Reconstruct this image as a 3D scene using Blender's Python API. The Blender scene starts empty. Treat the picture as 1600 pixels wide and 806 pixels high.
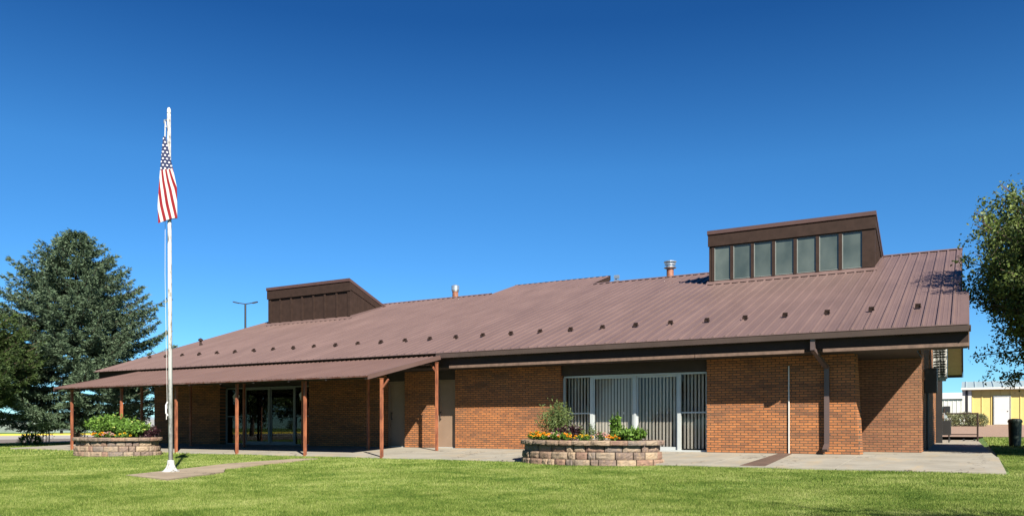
import bpy, math, random
import numpy as np
from mathutils import Vector, Matrix
R = math.radians
rnd = random.Random(7)
sc = bpy.context.scene

# ------------------------------------------------------------------ camera
F = 1245.0
YAW = 29.7
HOR = 665.0
EYE = 0.73
cam_d = bpy.data.cameras.new("camera")
cam = bpy.data.objects.new("camera", cam_d)
sc.collection.objects.link(cam)
cam.location = (0, 0, EYE)
cam.rotation_euler = (R(90), 0, R(YAW))
cam_d.sensor_width = 36
cam_d.lens = 36 * F / 1600
cam_d.shift_y = (HOR - 403) / 1600
cam_d.clip_start = 0.1
cam_d.clip_end = 3000
sc.camera = cam

# ------------------------------------------------------------------ world, sun
SUN_EL = 37.8
SUN_V = Vector((math.sin(R(50)) * math.cos(R(SUN_EL)), -math.cos(R(50)) * math.cos(R(SUN_EL)), math.sin(R(SUN_EL))))
w = bpy.data.worlds.new("World")
sc.world = w
w.use_nodes = True
nt = w.node_tree
nt.nodes.clear()
wo = nt.nodes.new("ShaderNodeOutputWorld")
bg = nt.nodes.new("ShaderNodeBackground")
sky = nt.nodes.new("ShaderNodeTexSky")
sky.sky_type = 'NISHITA'
sky.sun_disc = False
sky.sun_elevation = R(SUN_EL)
sky.sun_rotation = R(130)
sky.altitude = 1500
sky.air_density = 1.0
sky.dust_density = 0.05
sky.ozone_density = 4.0
hs = nt.nodes.new("ShaderNodeHueSaturation")
hs.inputs['Saturation'].default_value = 1.15
hs.inputs['Hue'].default_value = 0.5
hs.inputs['Value'].default_value = 1.0
nt.links.new(sky.outputs[0], hs.inputs['Color'])
tint = nt.nodes.new("ShaderNodeMix"); tint.data_type = 'RGBA'; tint.blend_type = 'MULTIPLY'
tint.inputs[0].default_value = 1.0
# the deep blue of a dry high-altitude sky: darker towards the zenith
gm = nt.nodes.new("ShaderNodeNewGeometry"); sx = nt.nodes.new("ShaderNodeSeparateXYZ"); rp = nt.nodes.new("ShaderNodeValToRGB")
tcw = nt.nodes.new("ShaderNodeTexCoord")
nt.links.new(tcw.outputs['Generated'], sx.inputs[0]); nt.links.new(sx.outputs[2], rp.inputs[0])
el_ = rp.color_ramp.elements; el_.new(.3)
el_[0].position = .15; el_[0].color = (.50, .82, .99, 1)
el_[1].position = .30; el_[1].color = (.45, .83, .99, 1)
el_[2].position = .45; el_[2].color = (.19, .50, .73, 1)
nt.links.new(rp.outputs[0], tint.inputs[7])
nt.links.new(hs.outputs[0], tint.inputs[6])
nt.links.new(tint.outputs[2], bg.inputs[0])
bg.inputs[1].default_value = 0.05
nt.links.new(bg.outputs[0], wo.inputs[0])
sd = bpy.data.lights.new("sun", 'SUN')
sd.energy = 5.0
sd.angle = R(0.5)
sd.color = (1.0, 0.93, 0.80)
so = bpy.data.objects.new("sun", sd)
sc.collection.objects.link(so)
so.rotation_euler = SUN_V.to_track_quat('Z', 'Y').to_euler()
so.location = SUN_V * 60
sc.view_settings.view_transform = 'Standard'
sc.view_settings.look = 'None'
sc.view_settings.gamma = 1
sc.view_settings.exposure = 1.53
sc.cycles.max_bounces = 6
sc.cycles.diffuse_bounces = 1
sc.cycles.transparent_max_bounces = 12

# ------------------------------------------------------------------ materials
def lin(c):
    return tuple(((v / 255) / 12.92 if v / 255 <= 0.04045 else ((v / 255 + 0.055) / 1.055) ** 2.4) for v in c) + (1,)

class Mat:
    def __init__(s, name):
        s.m = bpy.data.materials.new(name)
        s.m.use_nodes = True
        s.t = s.m.node_tree
        s.b = s.t.nodes['Principled BSDF']
        s.out = s.t.nodes['Material Output']
    def n(s, ty, **k):
        x = s.t.nodes.new(ty)
        for a, v in k.items():
            setattr(x, a, v)
        return x
    def l(s, a, b):
        s.t.links.new(a, b)
    def coord(s, kind='Object'):
        return s.n('ShaderNodeTexCoord').outputs[kind]
    def mapping(s, scale=(1, 1, 1), rot=(0, 0, 0), src=None):
        m = s.n('ShaderNodeMapping')
        m.inputs['Scale'].default_value = scale
        m.inputs['Rotation'].default_value = rot
        s.l(src or s.coord(), m.inputs['Vector'])
        return m.outputs[0]
    def noise(s, vec, scale, detail=4, rough=0.55):
        x = s.n('ShaderNodeTexNoise')
        x.inputs['Scale'].default_value = scale
        x.inputs['Detail'].default_value = detail
        x.inputs['Roughness'].default_value = rough
        s.l(vec, x.inputs['Vector'])
        return x.outputs[0]
    def ramp(s, fac, stops, interp='LINEAR'):
        x = s.n('ShaderNodeValToRGB')
        x.color_ramp.interpolation = interp
        e = x.color_ramp.elements
        while len(e) < len(stops):
            e.new(0.5)
        for i, (p, c) in enumerate(stops):
            e[i].position = p
            e[i].color = c if len(c) == 4 else tuple(c) + (1,)
        s.l(fac, x.inputs[0])
        return x.outputs[0]
    def mix(s, a, b, fac, mode='MIX'):
        x = s.n('ShaderNodeMix', data_type='RGBA', blend_type=mode)
        for v, i in ((fac, 0), (a, 6), (b, 7)):
            if isinstance(v, bpy.types.NodeSocket):
                s.l(v, x.inputs[i])
            else:
                x.inputs[i].default_value = v
        return x.outputs[2]
    def math(s, op, a, b=0.0):
        x = s.n('ShaderNodeMath', operation=op)
        for v, i in ((a, 0), (b, 1)):
            if isinstance(v, bpy.types.NodeSocket):
                s.l(v, x.inputs[i])
            else:
                x.inputs[i].default_value = v
        return x.outputs[0]
    def bump(s, h, strength=0.3, dist=0.02):
        x = s.n('ShaderNodeBump')
        x.inputs['Strength'].default_value = strength
        x.inputs['Distance'].default_value = dist
        s.l(h, x.inputs['Height'])
        s.l(x.outputs[0], s.b.inputs['Normal'])
    def col(s, c):
        if isinstance(c, bpy.types.NodeSocket):
            s.l(c, s.b.inputs['Base Color'])
        else:
            s.b.inputs['Base Color'].default_value = c
    def rough(s, v, spec=None):
        if isinstance(v, bpy.types.NodeSocket):
            s.l(v, s.b.inputs['Roughness'])
        else:
            s.b.inputs['Roughness'].default_value = v
        if spec is not None:
            s.b.inputs['Specular IOR Level'].default_value = spec

KA = 0.85      # overall reflectance level that goes with the exposure above
def c4(r, g, b):
    return (r * KA, g * KA, b * KA, 1)

def simple(name, c, rough=0.6, var=0.15, scale=3.0, metal=0.0, spec=0.5, bump=0.0, fine=None):
    M = Mat(name)
    v = M.coord()
    f = M.noise(v, scale, 6, 0.6)
    a = tuple(max(0, x * (1 - var)) for x in c[:3]) + (1,)
    b = tuple(min(1, x * (1 + var)) for x in c[:3]) + (1,)
    M.col(M.ramp(f, [(0.3, a), (0.7, b)]))
    M.rough(rough, spec)
    M.b.inputs['Metallic'].default_value = metal
    if bump:
        M.bump(M.noise(v, fine or 40, 4, 0.6), bump, 0.01)
    return M.m

def brick(name, side=False, tones=None):
    M = Mat(name)
    sep = M.n('ShaderNodeSeparateXYZ')
    M.l(M.coord(), sep.inputs[0])
    cb = M.n('ShaderNodeCombineXYZ')
    M.l(sep.outputs[1 if side else 0], cb.inputs[0])
    M.l(sep.outputs[2], cb.inputs[1])
    v = cb.outputs[0]
    bt = M.n('ShaderNodeTexBrick')
    bt.offset = 0.5
    bt.inputs['Scale'].default_value = 1.0
    bt.inputs['Brick Width'].default_value = 0.205
    bt.inputs['Row Height'].default_value = 0.0677
    bt.inputs['Mortar Size'].default_value = 0.0115
    bt.inputs['Mortar Smooth'].default_value = 0.25
    bt.inputs['Bias'].default_value = 0.0
    bt.inputs['Color1'].default_value = (0, 0, 0, 1)
    bt.inputs['Color2'].default_value = (1, 1, 1, 1)
    bt.inputs['Mortar'].default_value = (0.5, 0.5, 0.5, 1)
    M.l(v, bt.inputs['Vector'])
    # rows of oranger brick: noise stretched along the course
    mp = M.n('ShaderNodeMapping')
    mp.inputs['Scale'].default_value = (0.35, 2.0, 1)
    M.l(v, mp.inputs['Vector'])
    band = M.noise(mp.outputs[0], 1.6, 5, 0.62)
    fac = M.math('ADD', M.math('MULTIPLY', bt.outputs['Color'], 0.25), M.math('MULTIPLY', band, 0.95))
    t = tones or [(0.2, c4(.095, .044, .026)), (0.42, c4(.20, .084, .042)), (0.60, c4(.33, .125, .047)), (0.78, c4(.44, .165, .056))]
    col = M.ramp(fac, t)
    fine = M.noise(v, 55, 5, 0.7)
    col = M.mix(col, c4(.05, .03, .02), M.math('MULTIPLY', M.ramp(fine, [(0.48, (0, 0, 0)), (0.66, (1, 1, 1))]), 0.45))
    blot = M.noise(v, 0.7, 4, 0.6)
    col = M.mix(col, c4(.22, .14, .08), M.math('MULTIPLY', M.ramp(blot, [(0.5, (0, 0, 0)), (0.75, (1, 1, 1))]), 0.25))
    mort = M.ramp(M.noise(v, 9, 3), [(0.3, c4(.05, .035, .022)), (0.7, c4(.115, .08, .05))])  # mortar colour darkened to hold the shadow in the joints
    col = M.mix(col, mort, bt.outputs['Fac'])
    M.col(col)
    M.rough(0.85, 0.25)
    h = M.math('SUBTRACT', M.math('MULTIPLY', fine, 0.25), bt.outputs['Fac'])
    M.bump(h, 0.7, 0.008)
    return M.m

def roofmetal(name, base=c4(.124, .081, .076)):
    M = Mat(name)
    v = M.mapping((1, 0.25, 0.25))
    f = M.noise(v, 1.3, 6, 0.65)
    f2 = M.noise(M.mapping((6, 0.3, 0.3)), 2.0, 4, 0.6)
    a = tuple(x * .86 for x in base[:3]) + (1,)
    b = tuple(x * 1.12 for x in base[:3]) + (1,)
    col = M.ramp(f, [(0.3, a), (0.7, b)])
    col = M.mix(col, c4(0.160, 0.116, 0.108), M.math('MULTIPLY', M.ramp(f2, [(0.5, (0, 0, 0)), (0.75, (1, 1, 1))]), 0.18))
    M.col(col)
    lapn = M.n('ShaderNodeSeparateXYZ'); M.l(M.coord(), lapn.inputs[0])
    stn = M.noise(M.mapping((9, .5, .5)), 1.0, 5, .7)
    col2 = M.mix(col, c4(.075, .05, .045), M.math('MULTIPLY', M.ramp(stn, [(0.52, (0, 0, 0)), (0.72, (1, 1, 1))]), 0.14))
    M.col(col2)
    M.rough(M.math('ADD', M.math('MULTIPLY', f, 0.25), 0.36), 0.4)
    return M.m

def leafmat(name, dark, light, trans=0.25, rough=0.6, patch=0.35):
    M = Mat(name)
    g = M.n('ShaderNodeNewGeometry')
    ra = g.outputs['Random Per Island']
    pn = M.noise(M.coord(), patch, 3, 0.6)
    f = M.math('ADD', M.math('MULTIPLY', ra, 0.55), M.math('MULTIPLY', pn, 0.5))
    M.col(M.ramp(f, [(0.15, dark), (0.85, light)]))
    M.rough(rough, 0.25)
    if trans:
        tr = M.n('ShaderNodeBsdfTranslucent')
        M.l(M.ramp(f, [(0.15, dark), (0.85, light)]), tr.inputs[0])
        mx = M.n('ShaderNodeMixShader')
        mx.inputs[0].default_value = trans
        M.l(M.b.outputs[0], mx.inputs[1])
        M.l(tr.outputs[0], mx.inputs[2])
        M.l(mx.outputs[0], M.out.inputs[0])
    return M.m

def grassmat(name, blades):
    M = Mat(name)
    v = M.coord()
    big = M.noise(M.mapping((1.0, .9, 1)), 0.5, 5, 0.65)
    mid = M.noise(M.mapping((1, 1, 1)), 1.6, 6, 0.7)
    fi = M.noise(v, 18, 4, 0.6)
    f = M.math('ADD', M.math('MULTIPLY', big, 0.52), M.math('MULTIPLY', mid, 0.52))
    f = M.math('SUBTRACT', f, 0.07)
    if blades:
        g = M.n('ShaderNodeNewGeometry')
        f = M.math('ADD', f, M.math('MULTIPLY', g.outputs['Random Per Island'], 0.26))
        st = [(0.40, c4(.040, .085, .010)), (0.52, c4(.105, .170, .022)), (0.62, c4(.20, .255, .055)), (0.78, c4(.35, .375, .14))]
    else:
        f = M.math('ADD', f, M.math('MULTIPLY', fi, 0.22))
        st = [(0.3, c4(.05, .10, .02)), (0.6, c4(.11, .18, .04)), (0.8, c4(.18, .24, .07))]
    col = M.ramp(f, st)
    M.col(col)
    M.rough(0.7, 0.2)
    if blades:
        tr = M.n('ShaderNodeBsdfTranslucent')
        M.l(col, tr.inputs[0])
        mx = M.n('ShaderNodeMixShader')
        mx.inputs[0].default_value = 0.3
        M.l(M.b.outputs[0], mx.inputs[1])
        M.l(tr.outputs[0], mx.inputs[2])
        M.l(mx.outputs[0], M.out.inputs[0])
    else:
        M.bump(fi, 0.6, 0.05)
    return M.m

def concrete(name, a=c4(.210, .195, .165), b=c4(.305, .285, .245), joint=0.0):
    M = Mat(name)
    v = M.coord()
    f = M.noise(v, 0.9, 6, 0.65)
    f2 = M.noise(v, 45, 4, 0.6)
    col = M.ramp(f, [(0.3, a), (0.7, b)])
    col = M.mix(col, c4(.2, .18, .15), M.math('MULTIPLY', M.ramp(f2, [(0.45, (0, 0, 0)), (0.7, (1, 1, 1))]), 0.25))
    st = M.noise(M.mapping((1.6, .5, 1)), 1.1, 5, 0.7)
    col = M.mix(col, c4(.36, .27, .16), M.math('MULTIPLY', M.ramp(st, [(0.52, (0, 0, 0)), (0.70, (1, 1, 1))]), 0.5))
    cr = M.n('ShaderNodeTexVoronoi', feature='DISTANCE_TO_EDGE'); cr.inputs['Scale'].default_value = .33
    wv = M.n('ShaderNodeVectorMath', operation='ADD'); M.l(v, wv.inputs[0])
    nv = M.n('ShaderNodeTexNoise'); nv.inputs['Scale'].default_value = 2.5; nv.inputs['Detail'].default_value = 5; M.l(v, nv.inputs['Vector'])
    M.l(nv.outputs['Color'], wv.inputs[1]); M.l(wv.outputs[0], cr.inputs['Vector'])
    col = M.mix(c4(.06, .05, .04), col, M.ramp(cr.outputs['Distance'], [(0.0, (0, 0, 0)), (0.006, (1, 1, 1))]))
    M.col(col)
    M.rough(0.85, 0.25)
    M.bump(f2, 0.25, 0.004)
    return M.m

def glass(name, tint=(.9, .95, .95, 1), mixin=0.12, rough=0.01):
    M = Mat(name)
    M.t.nodes.remove(M.b)
    tr = M.n('ShaderNodeBsdfTransparent')
    tr.inputs[0].default_value = tint
    gl = M.n('ShaderNodeBsdfGlossy')
    gl.inputs['Roughness'].default_value = rough
    gl.inputs[0].default_value = (1, 1, 1, 1)
    fr = M.n('ShaderNodeFresnel')
    fr.inputs[0].default_value = 1.5
    f = M.math('MULTIPLY', fr.outputs[0], mixin)
    mx = M.n('ShaderNodeMixShader')
    M.l(f, mx.inputs[0])
    M.l(tr.outputs[0], mx.inputs[1])
    M.l(gl.outputs[0], mx.inputs[2])
    M.l(mx.outputs[0], M.out.inputs[0])
    return M.m

def rusty(name, paint, rust=c4(.20, .065, .028), amt=0.55, rough=0.6, sc_=4.0):
    M = Mat(name)
    f = M.noise(M.mapping((1, 1, .35)), sc_, 6, 0.7)
    M.col(M.mix(paint, rust, M.ramp(f, [(amt - .08, (0, 0, 0)), (amt + .08, (1, 1, 1))])))
    M.rough(rough, 0.35)
    M.bump(f, 0.2, 0.003)
    return M.m

MT = {}
MT['brick'] = brick('brick_face')
MT['brick_side'] = brick('brick_side', side=True)
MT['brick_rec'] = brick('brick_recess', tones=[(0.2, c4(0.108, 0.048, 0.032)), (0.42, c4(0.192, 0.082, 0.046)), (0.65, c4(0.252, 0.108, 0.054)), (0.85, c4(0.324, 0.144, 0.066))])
MT['roof'] = roofmetal('roof_metal')
MT['canopy'] = roofmetal('canopy_metal', c4(0.106, 0.064, 0.056))
MT['trim'] = simple('brown_trim', c4(.032, .020, .017), 0.6, 0.15, 2, spec=.15)
MT['gutter'] = simple('gutter_paint', c4(.080, .056, .053), 0.4, 0.12, 2)
MT['board'] = simple('weathered_board', c4(.12, .075, .055), 0.8, 0.35, 5, bump=.2)
MT['darkwood'] = simple('dark_siding', c4(.028, .018, .014), 0.75, 0.25, 6)
MT['siding'] = simple('brown_siding', c4(.032, .019, .015), 0.75, 0.2, 4, spec=.15)
MT['soffit'] = simple('beige_soffit', c4(.34, .29, .21), 0.7, 0.08, 2)
MT['door'] = simple('beige_door_paint', c4(.22, .15, .105), 0.5, 0.08, 2)
MT['alu'] = simple('aluminium_frame', c4(.46, .49, .49), 0.4, 0.08, 3, metal=.25)
MT['white'] = simple('white_paint', c4(.52, .52, .50), 0.5, 0.05, 3)
MT['blind'] = simple('blind_vinyl', c4(.52, .505, .47), 0.5, 0.05, 3)
MT['black'] = simple('black_metal', c4(.012, .012, .013), 0.5, 0.2, 3)
MT['galv'] = simple('galvanised_steel', c4(.55, .56, .56), 0.3, 0.2, 5, metal=.8)
MT['flue'] = rusty('flue_rust', c4(.28, .13, .09), c4(.18, .07, .04), .5)
MT['post'] = rusty('post_rust', c4(.30, .105, .05), c4(.15, .05, .028), .5, sc_=5)
MT['edge_rust'] = rusty('edge_rust', c4(.12, .075, .065), c4(.07, .025, .014), .5, sc_=3)
MT['fence_shaded'] = simple('fence_sheet_shaded', c4(.24, .25, .26), .5, .1, 2)  # white fence greyed, its shade put into the colour
MT['conc'] = concrete('patio_concrete')
MT['conc2'] = concrete('path_concrete', c4(0.209, 0.166, 0.119), c4(0.314, 0.257, 0.190))
MT['glass'] = glass('clear_glass', tint=(.97, .96, .94, 1), mixin=0.35)
MT['darkglass'] = glass('dark_glass', tint=(.35, .38, .38, 1), mixin=0.3)
MT['grass'] = grassmat('lawn_soil', False)
MT['blades'] = grassmat('grass_blades', True)
MT['asphalt'] = simple('old_asphalt', c4(.13, .105, .09), 0.9, 0.15, 1.5, bump=.3)
MT['roadconc'] = simple('pale_road', c4(.28, .26, .24), 0.9, 0.1, 1)
MT['gravel'] = simple('brown_gravel', c4(.24, .155, .11), 0.95, 0.3, 9, bump=.8, fine=25)
MT['yellowpaint'] = simple('yellow_paint', c4(.75, .55, .06), 0.7, 0.1, 3)
MT['rust_strip'] = simple('rusty_plate', c4(.085, .05, .035), 0.85, 0.3, 3, bump=.3)
MT['bark'] = simple('bark', c4(.10, .07, .05), 0.9, 0.35, 8, bump=.8, fine=30)
MT['soil'] = simple('dark_soil', c4(.05, .035, .025), 0.95, 0.4, 20, bump=.8)
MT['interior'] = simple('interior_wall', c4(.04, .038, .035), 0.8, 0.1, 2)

# ------------------------------------------------------------------ mesh helpers
COL = sc.collection

def mesh_from(name, v, f, mat):
    me = bpy.data.meshes.new(name)
    me.from_pydata([tuple(p) for p in v], [], [tuple(q) for q in f])
    if mat is not None:
        me.materials.append(mat)
    me.update()
    return me

def fast_mesh(name, verts, k, mat):
    """verts: (N,k,3) array: N separate k-gons"""
    n = verts.shape[0]
    me = bpy.data.meshes.new(name)
    me.vertices.add(n * k)
    me.vertices.foreach_set('co', verts.reshape(-1).astype(np.float32))
    me.loops.add(n * k)
    me.loops.foreach_set('vertex_index', np.arange(n * k, dtype=np.int32))
    me.polygons.add(n)
    me.polygons.foreach_set('loop_start', np.arange(0, n * k, k, dtype=np.int32))
    me.polygons.foreach_set('loop_total', np.full(n, k, dtype=np.int32))
    me.materials.append(mat)
    me.update(calc_edges=True)
    return me

def wloc(o):
    p = Vector((0, 0, 0))
    while o is not None:
        p += o.location
        o = o.parent
    return p

def tag(o, label=None, cat=None, group=None, kind=None):
    if label: o['label'] = label
    if cat: o['category'] = cat
    if group: o['group'] = group
    if kind: o['kind'] = kind
    return o

def empty(name, loc, label=None, cat=None, group=None):
    o = bpy.data.objects.new(name, None)
    o.empty_display_size = 0.2
    COL.objects.link(o)
    o.location = loc
    return tag(o, label, cat, group)

def place(name, me, parent=None, loc=None):
    o = bpy.data.objects.new(name, me)
    COL.objects.link(o)
    if parent is not None:
        o.parent = parent
    if loc is not None:
        o.location = loc
    return o

class MB:
    def __init__(s):
        s.v = []; s.f = []; s.smooth = False
    def add(s, v, f):
        b = len(s.v)
        s.v += [tuple(p) for p in v]
        s.f += [tuple(i + b for i in q) for q in f]
        return s
    def box(s, x0, x1, y0, y1, z0, z1):
        v = [(x0, y0, z0), (x1, y0, z0), (x1, y1, z0), (x0, y1, z0), (x0, y0, z1), (x1, y0, z1), (x1, y1, z1), (x0, y1, z1)]
        return s.add(v, [(0, 3, 2, 1), (4, 5, 6, 7), (0, 1, 5, 4), (1, 2, 6, 5), (2, 3, 7, 6), (3, 0, 4, 7)])
    def hexa(s, v):
        return s.add(v, [(0, 3, 2, 1), (4, 5, 6, 7), (0, 1, 5, 4), (1, 2, 6, 5), (2, 3, 7, 6), (3, 0, 4, 7)])
    def prism_x(s, poly, x0, x1):      # poly of (y,z)
        n = len(poly)
        v = [(x0, y, z) for y, z in poly] + [(x1, y, z) for y, z in poly]
        f = [tuple(range(n))[::-1], tuple(range(n, 2 * n))]
        f += [(i, (i + 1) % n, (i + 1) % n + n, i + n) for i in range(n)]
        return s.add(v, f)
    def prism_z(s, poly, z0, z1):
        n = len(poly)
        v = [(x, y, z0) for x, y in poly] + [(x, y, z1) for x, y in poly]
        f = [tuple(range(n))[::-1], tuple(range(n, 2 * n))]
        f += [(i, (i + 1) % n, (i + 1) % n + n, i + n) for i in range(n)]
        return s.add(v, f)
    def tube(s, pts, rad, seg=8, cap=True):
        pts = [Vector(p) for p in pts]
        if not hasattr(rad, '__len__'):
            rad = [rad] * len(pts)
        rings = []
        b = len(s.v)
        for i, p in enumerate(pts):
            d = (pts[min(i + 1, len(pts) - 1)] - pts[max(i - 1, 0)]).normalized()
            up = Vector((0, 0, 1)) if abs(d.z) < 0.9 else Vector((1, 0, 0))
            a = d.cross(up).normalized(); c = d.cross(a).normalized()
            for k in range(seg):
                t = 2 * math.pi * k / seg
                s.v.append(tuple(p + (a * math.cos(t) + c * math.sin(t)) * rad[i]))
        for i in range(len(pts) - 1):
            for k in range(seg):
                q = b + i * seg
                s.f.append((q + k, q + seg + k, q + seg + (k + 1) % seg, q + (k + 1) % seg))
        if cap:
            s.f.append(tuple(b + k for k in range(seg)))
            e = b + (len(pts) - 1) * seg
            s.f.append(tuple(e + k for k in range(seg))[::-1])
        return s
    def beam(s, p, q, wd, ht):
        p = Vector(p); q = Vector(q)
        d = (q - p).normalized()
        up = Vector((0, 0, 1)) if abs(d.z) < 0.95 else Vector((0, 1, 0))
        a = d.cross(up).normalized() * wd / 2; c = a.cross(d).normalized() * ht / 2
        v = [p - a - c, p + a - c, q + a - c, q - a - c, p - a + c, p + a + c, q + a + c, q - a + c]
        return s.hexa(v)
    def lathe(s, cx, cy, prof, seg=20):
        b = len(s.v); n = len(prof)
        for r, z in prof:
            for k in range(seg):
                t = 2 * math.pi * k / seg
                s.v.append((cx + r * math.cos(t), cy + r * math.sin(t), z))
        for i in range(n - 1):
            for k in range(seg):
                s.f.append((b + i * seg + k, b + i * seg + (k + 1) % seg, b + (i + 1) * seg + (k + 1) % seg, b + (i + 1) * seg + k))
        s.f.append(tuple(b + k for k in range(seg))[::-1])
        s.f.append(tuple(b + (n - 1) * seg + k for k in range(seg)))
        return s
    def build(s, name, mat, parent=None, smooth=False, bevel=0.0, origin=None):
        off = wloc(parent) if parent is not None else Vector((0, 0, 0))
        loc = None
        if parent is None and origin is None:
            xs = np.array(s.v); lo = xs.min(0); hi = xs.max(0)
            origin = ((lo[0] + hi[0]) / 2, (lo[1] + hi[1]) / 2, lo[2])
        if origin is not None:
            loc = Vector(origin) - off
            off = Vector(origin)
        me = mesh_from(name, [(p[0] - off.x, p[1] - off.y, p[2] - off.z) for p in s.v], s.f, mat)
        import bmesh
        bm = bmesh.new(); bm.from_mesh(me)
        bmesh.ops.recalc_face_normals(bm, faces=bm.faces)
        bm.to_mesh(me); bm.free()
        o = place(name, me, parent, loc)
        if smooth:
            for p in me.polygons: p.use_smooth = True
        if bevel:
            md = o.modifiers.new('bevel', 'BEVEL'); md.width = bevel; md.segments = 2
        return o

def copy_tree(o, parent=None, loc=None):
    c = o.copy(); COL.objects.link(c)
    c.parent = parent
    if loc is not None: c.location = loc
    for ch in o.children:
        copy_tree(ch, c)
    return c

# ------------------------------------------------------------------ terrain
def terr(x, y):
    x = np.asarray(x, float); y = np.asarray(y, float)
    l = np.interp(y, [11, 17.4, 19], [-.29, -.19, -.18])
    l = np.where(x < -32, np.interp(x, [-45, -32], [-.2, -.2]) * 0 + np.minimum(-.2, l) * 1.0, l)
    r = np.interp(y, [11, 17.4, 24, 32, 42, 72, 300], [-.29, -.19, -.07, -.02, .06, .80, .80])
    t = np.clip((x + 26) / 16, 0, 1); t = t * t * (3 - 2 * t)
    return l * (1 - t) + r * t

def z_at(x, y):
    return float(terr(x, y))

def axis(bounds):
    out = []
    for a, b, s in bounds:
        out += list(np.arange(a, b, s))
    out.append(bounds[-1][1])
    return np.array(out)

gx = axis([(-900, -100, 80), (-100, -60, 4), (-60, 20, 0.8), (20, 60, 4), (60, 900, 84)])
gy = axis([(-200, -10, 19), (-10, 0, 2), (0, 50, 0.5), (50, 100, 2), (100, 1500, 100)])
GX, GY = np.meshgrid(gx, gy)
GZ = terr(GX, GY)
nx, ny = len(gx), len(gy)
gv = np.stack([GX, GY, GZ], -1).reshape(-1, 3)
gf = [(j * nx + i, j * nx + i + 1, (j + 1) * nx + i + 1, (j + 1) * nx + i) for j in range(ny - 1) for i in range(nx - 1)]
# lower the ground beneath the paved slab
msk = (gv[:, 0] > -33.5) & (gv[:, 0] < 0.4) & (gv[:, 1] > 18.2)
gv[msk, 2] -= 0.2
lawn = place('lawn_ground', mesh_from('lawn_ground', gv, gf, MT['grass']))
tag(lawn, kind='structure')

def slab(name, poly, ztop, mat, thick=0.12):
    """poly: list of (x,y); ztop callable"""
    n = len(poly)
    v = [(x, y, ztop(x, y)) for x, y in poly] + [(x, y, ztop(x, y) - thick) for x, y in poly]
    f = [tuple(range(n)), tuple(range(n, 2 * n))[::-1]] + [(i, i + n, (i + 1) % n + n, (i + 1) % n) for i in range(n)]
    m = MB(); m.add(v, f)
    o = m.build(name, mat, None, origin=(0, 0, 0))
    tag(o, kind='structure')
    return o

zs = lambda x, y: float(np.interp(y, [17.6, 21.9, 30, 42], [-.14, 0, .01, .08]))
# patio in bays with joints between them
edge = 17.62
bays = [-33.0, -29.4, -26.4, -23.4, -20.4, -17.4, -14.3, -11.2, -8.1, -5.05, -2.35, 0.66]
pm = MB()
for a, b in zip(bays[:-1], bays[1:]):
    y1 = 21.95
    v = [(a + .008, edge, zs(0, edge)), (b - .008, edge, zs(0, edge)), (b - .008, y1, 0.0), (a + .008, y1, 0.0)]
    pm.hexa([(x, y, z - .14) for x, y, z in v] + v)
for a, b in ((21.96, 24.6), (24.61, 28), (28.01, 32), (32.01, 36), (36.01, 42.2)):
    xr = lambda y: 0.66 - (y - 17.6) * 0.009
    xl = -33 if b < 25 else -1.4
    v = [(xl, a, zs(0, a)), (xr(a), a, zs(0, a)), (xr(b), b, zs(0, b)), (xl, b, zs(0, b))]
    pm.hexa([(x, y, z - .14) for x, y, z in v] + v)
tag(pm.build('patio', MT['conc'], None, origin=(0, 0, 0), bevel=0.006), kind='structure')

def ground_sheet(name, x0, x1, y0, y1, dz, mat, step=2.0):
    xs = np.linspace(x0, x1, max(2, int((x1 - x0) / step) + 1)); ys = np.linspace(y0, y1, max(2, int((y1 - y0) / step) + 1))
    A, B = np.meshgrid(xs, ys)
    v = np.stack([A, B, terr(A, B) + dz], -1).reshape(-1, 3)
    f = [(j * len(xs) + i, j * len(xs) + i + 1, (j + 1) * len(xs) + i + 1, (j + 1) * len(xs) + i) for j in range(len(ys) - 1) for i in range(len(xs) - 1)]
    return tag(place(name, mesh_from(name, v, f, mat)), kind='structure')

ground_sheet('gravel_road', -24, 60, 46, 92, 0.03, MT['gravel'])
ground_sheet('street', -56, -44, -60, 220, 0.02, MT['asphalt'], 4)
ground_sheet('pale_road', -78, -56, -60, 220, 0.024, MT['roadconc'], 4)
kb = MB().box(-78.25, -78, -60, 220, -.3, -.04)
tag(kb.build('kerb', MT['yellowpaint'], None), kind='structure')

# path to flagpole
def pxg(px, py, z):       # photo pixel -> point on plane z (used only to measure the path's corners)
    t = (EYE - z) * F / (py - HOR)
    a = R(YAW); u = (px - 800) / F
    return ((-math.sin(a) + u * math.cos(a)) * t, (math.cos(a) + u * math.sin(a)) * t)
pp = [pxg(197, 741, -.25), pxg(262, 747.5, -.25), pxg(350, 736, -.24), pxg(352, 731.5, -.24), pxg(497, 714, -.14), pxg(462, 714, -.14), pxg(352, 723, -.2), pxg(312, 728, -.22)]
slab('flagpole_path', pp, lambda x, y: float(terr(x, y)) + 0.035, MT['conc2'], 0.1)

# rusty drain strip over patio
MB().hexa([(-4.32, 17.66, zs(0, 17.66) - .01), (-3.78, 17.66, zs(0, 17.66) - .01), (-3.98, 21.88, -.01), (-4.32, 21.88, -.01),
           (-4.32, 17.66, zs(0, 17.66) + .006), (-3.78, 17.66, zs(0, 17.66) + .006), (-3.98, 21.88, .008), (-4.32, 21.88, .008)]).build('rust_strip', MT['rust_strip'])
tag(bpy.data.objects['rust_strip'], 'rusty brown strip crossing the pale concrete walk to the brick wall', 'drain cover')

# ------------------------------------------------------------------ building
EY, EZ, SL = 20.7, 3.04, 0.33
RY = 33.0
zr = lambda y: EZ + SL * (y - EY)
zb = lambda y: zr(RY) - SL * (y - RY)
XL, XR = -32.35, 0.06
B = empty('brick_building', (-16, 21.9, 0), 'long low brick building under a brown ribbed metal roof with rooftop clerestories', 'building')

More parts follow.
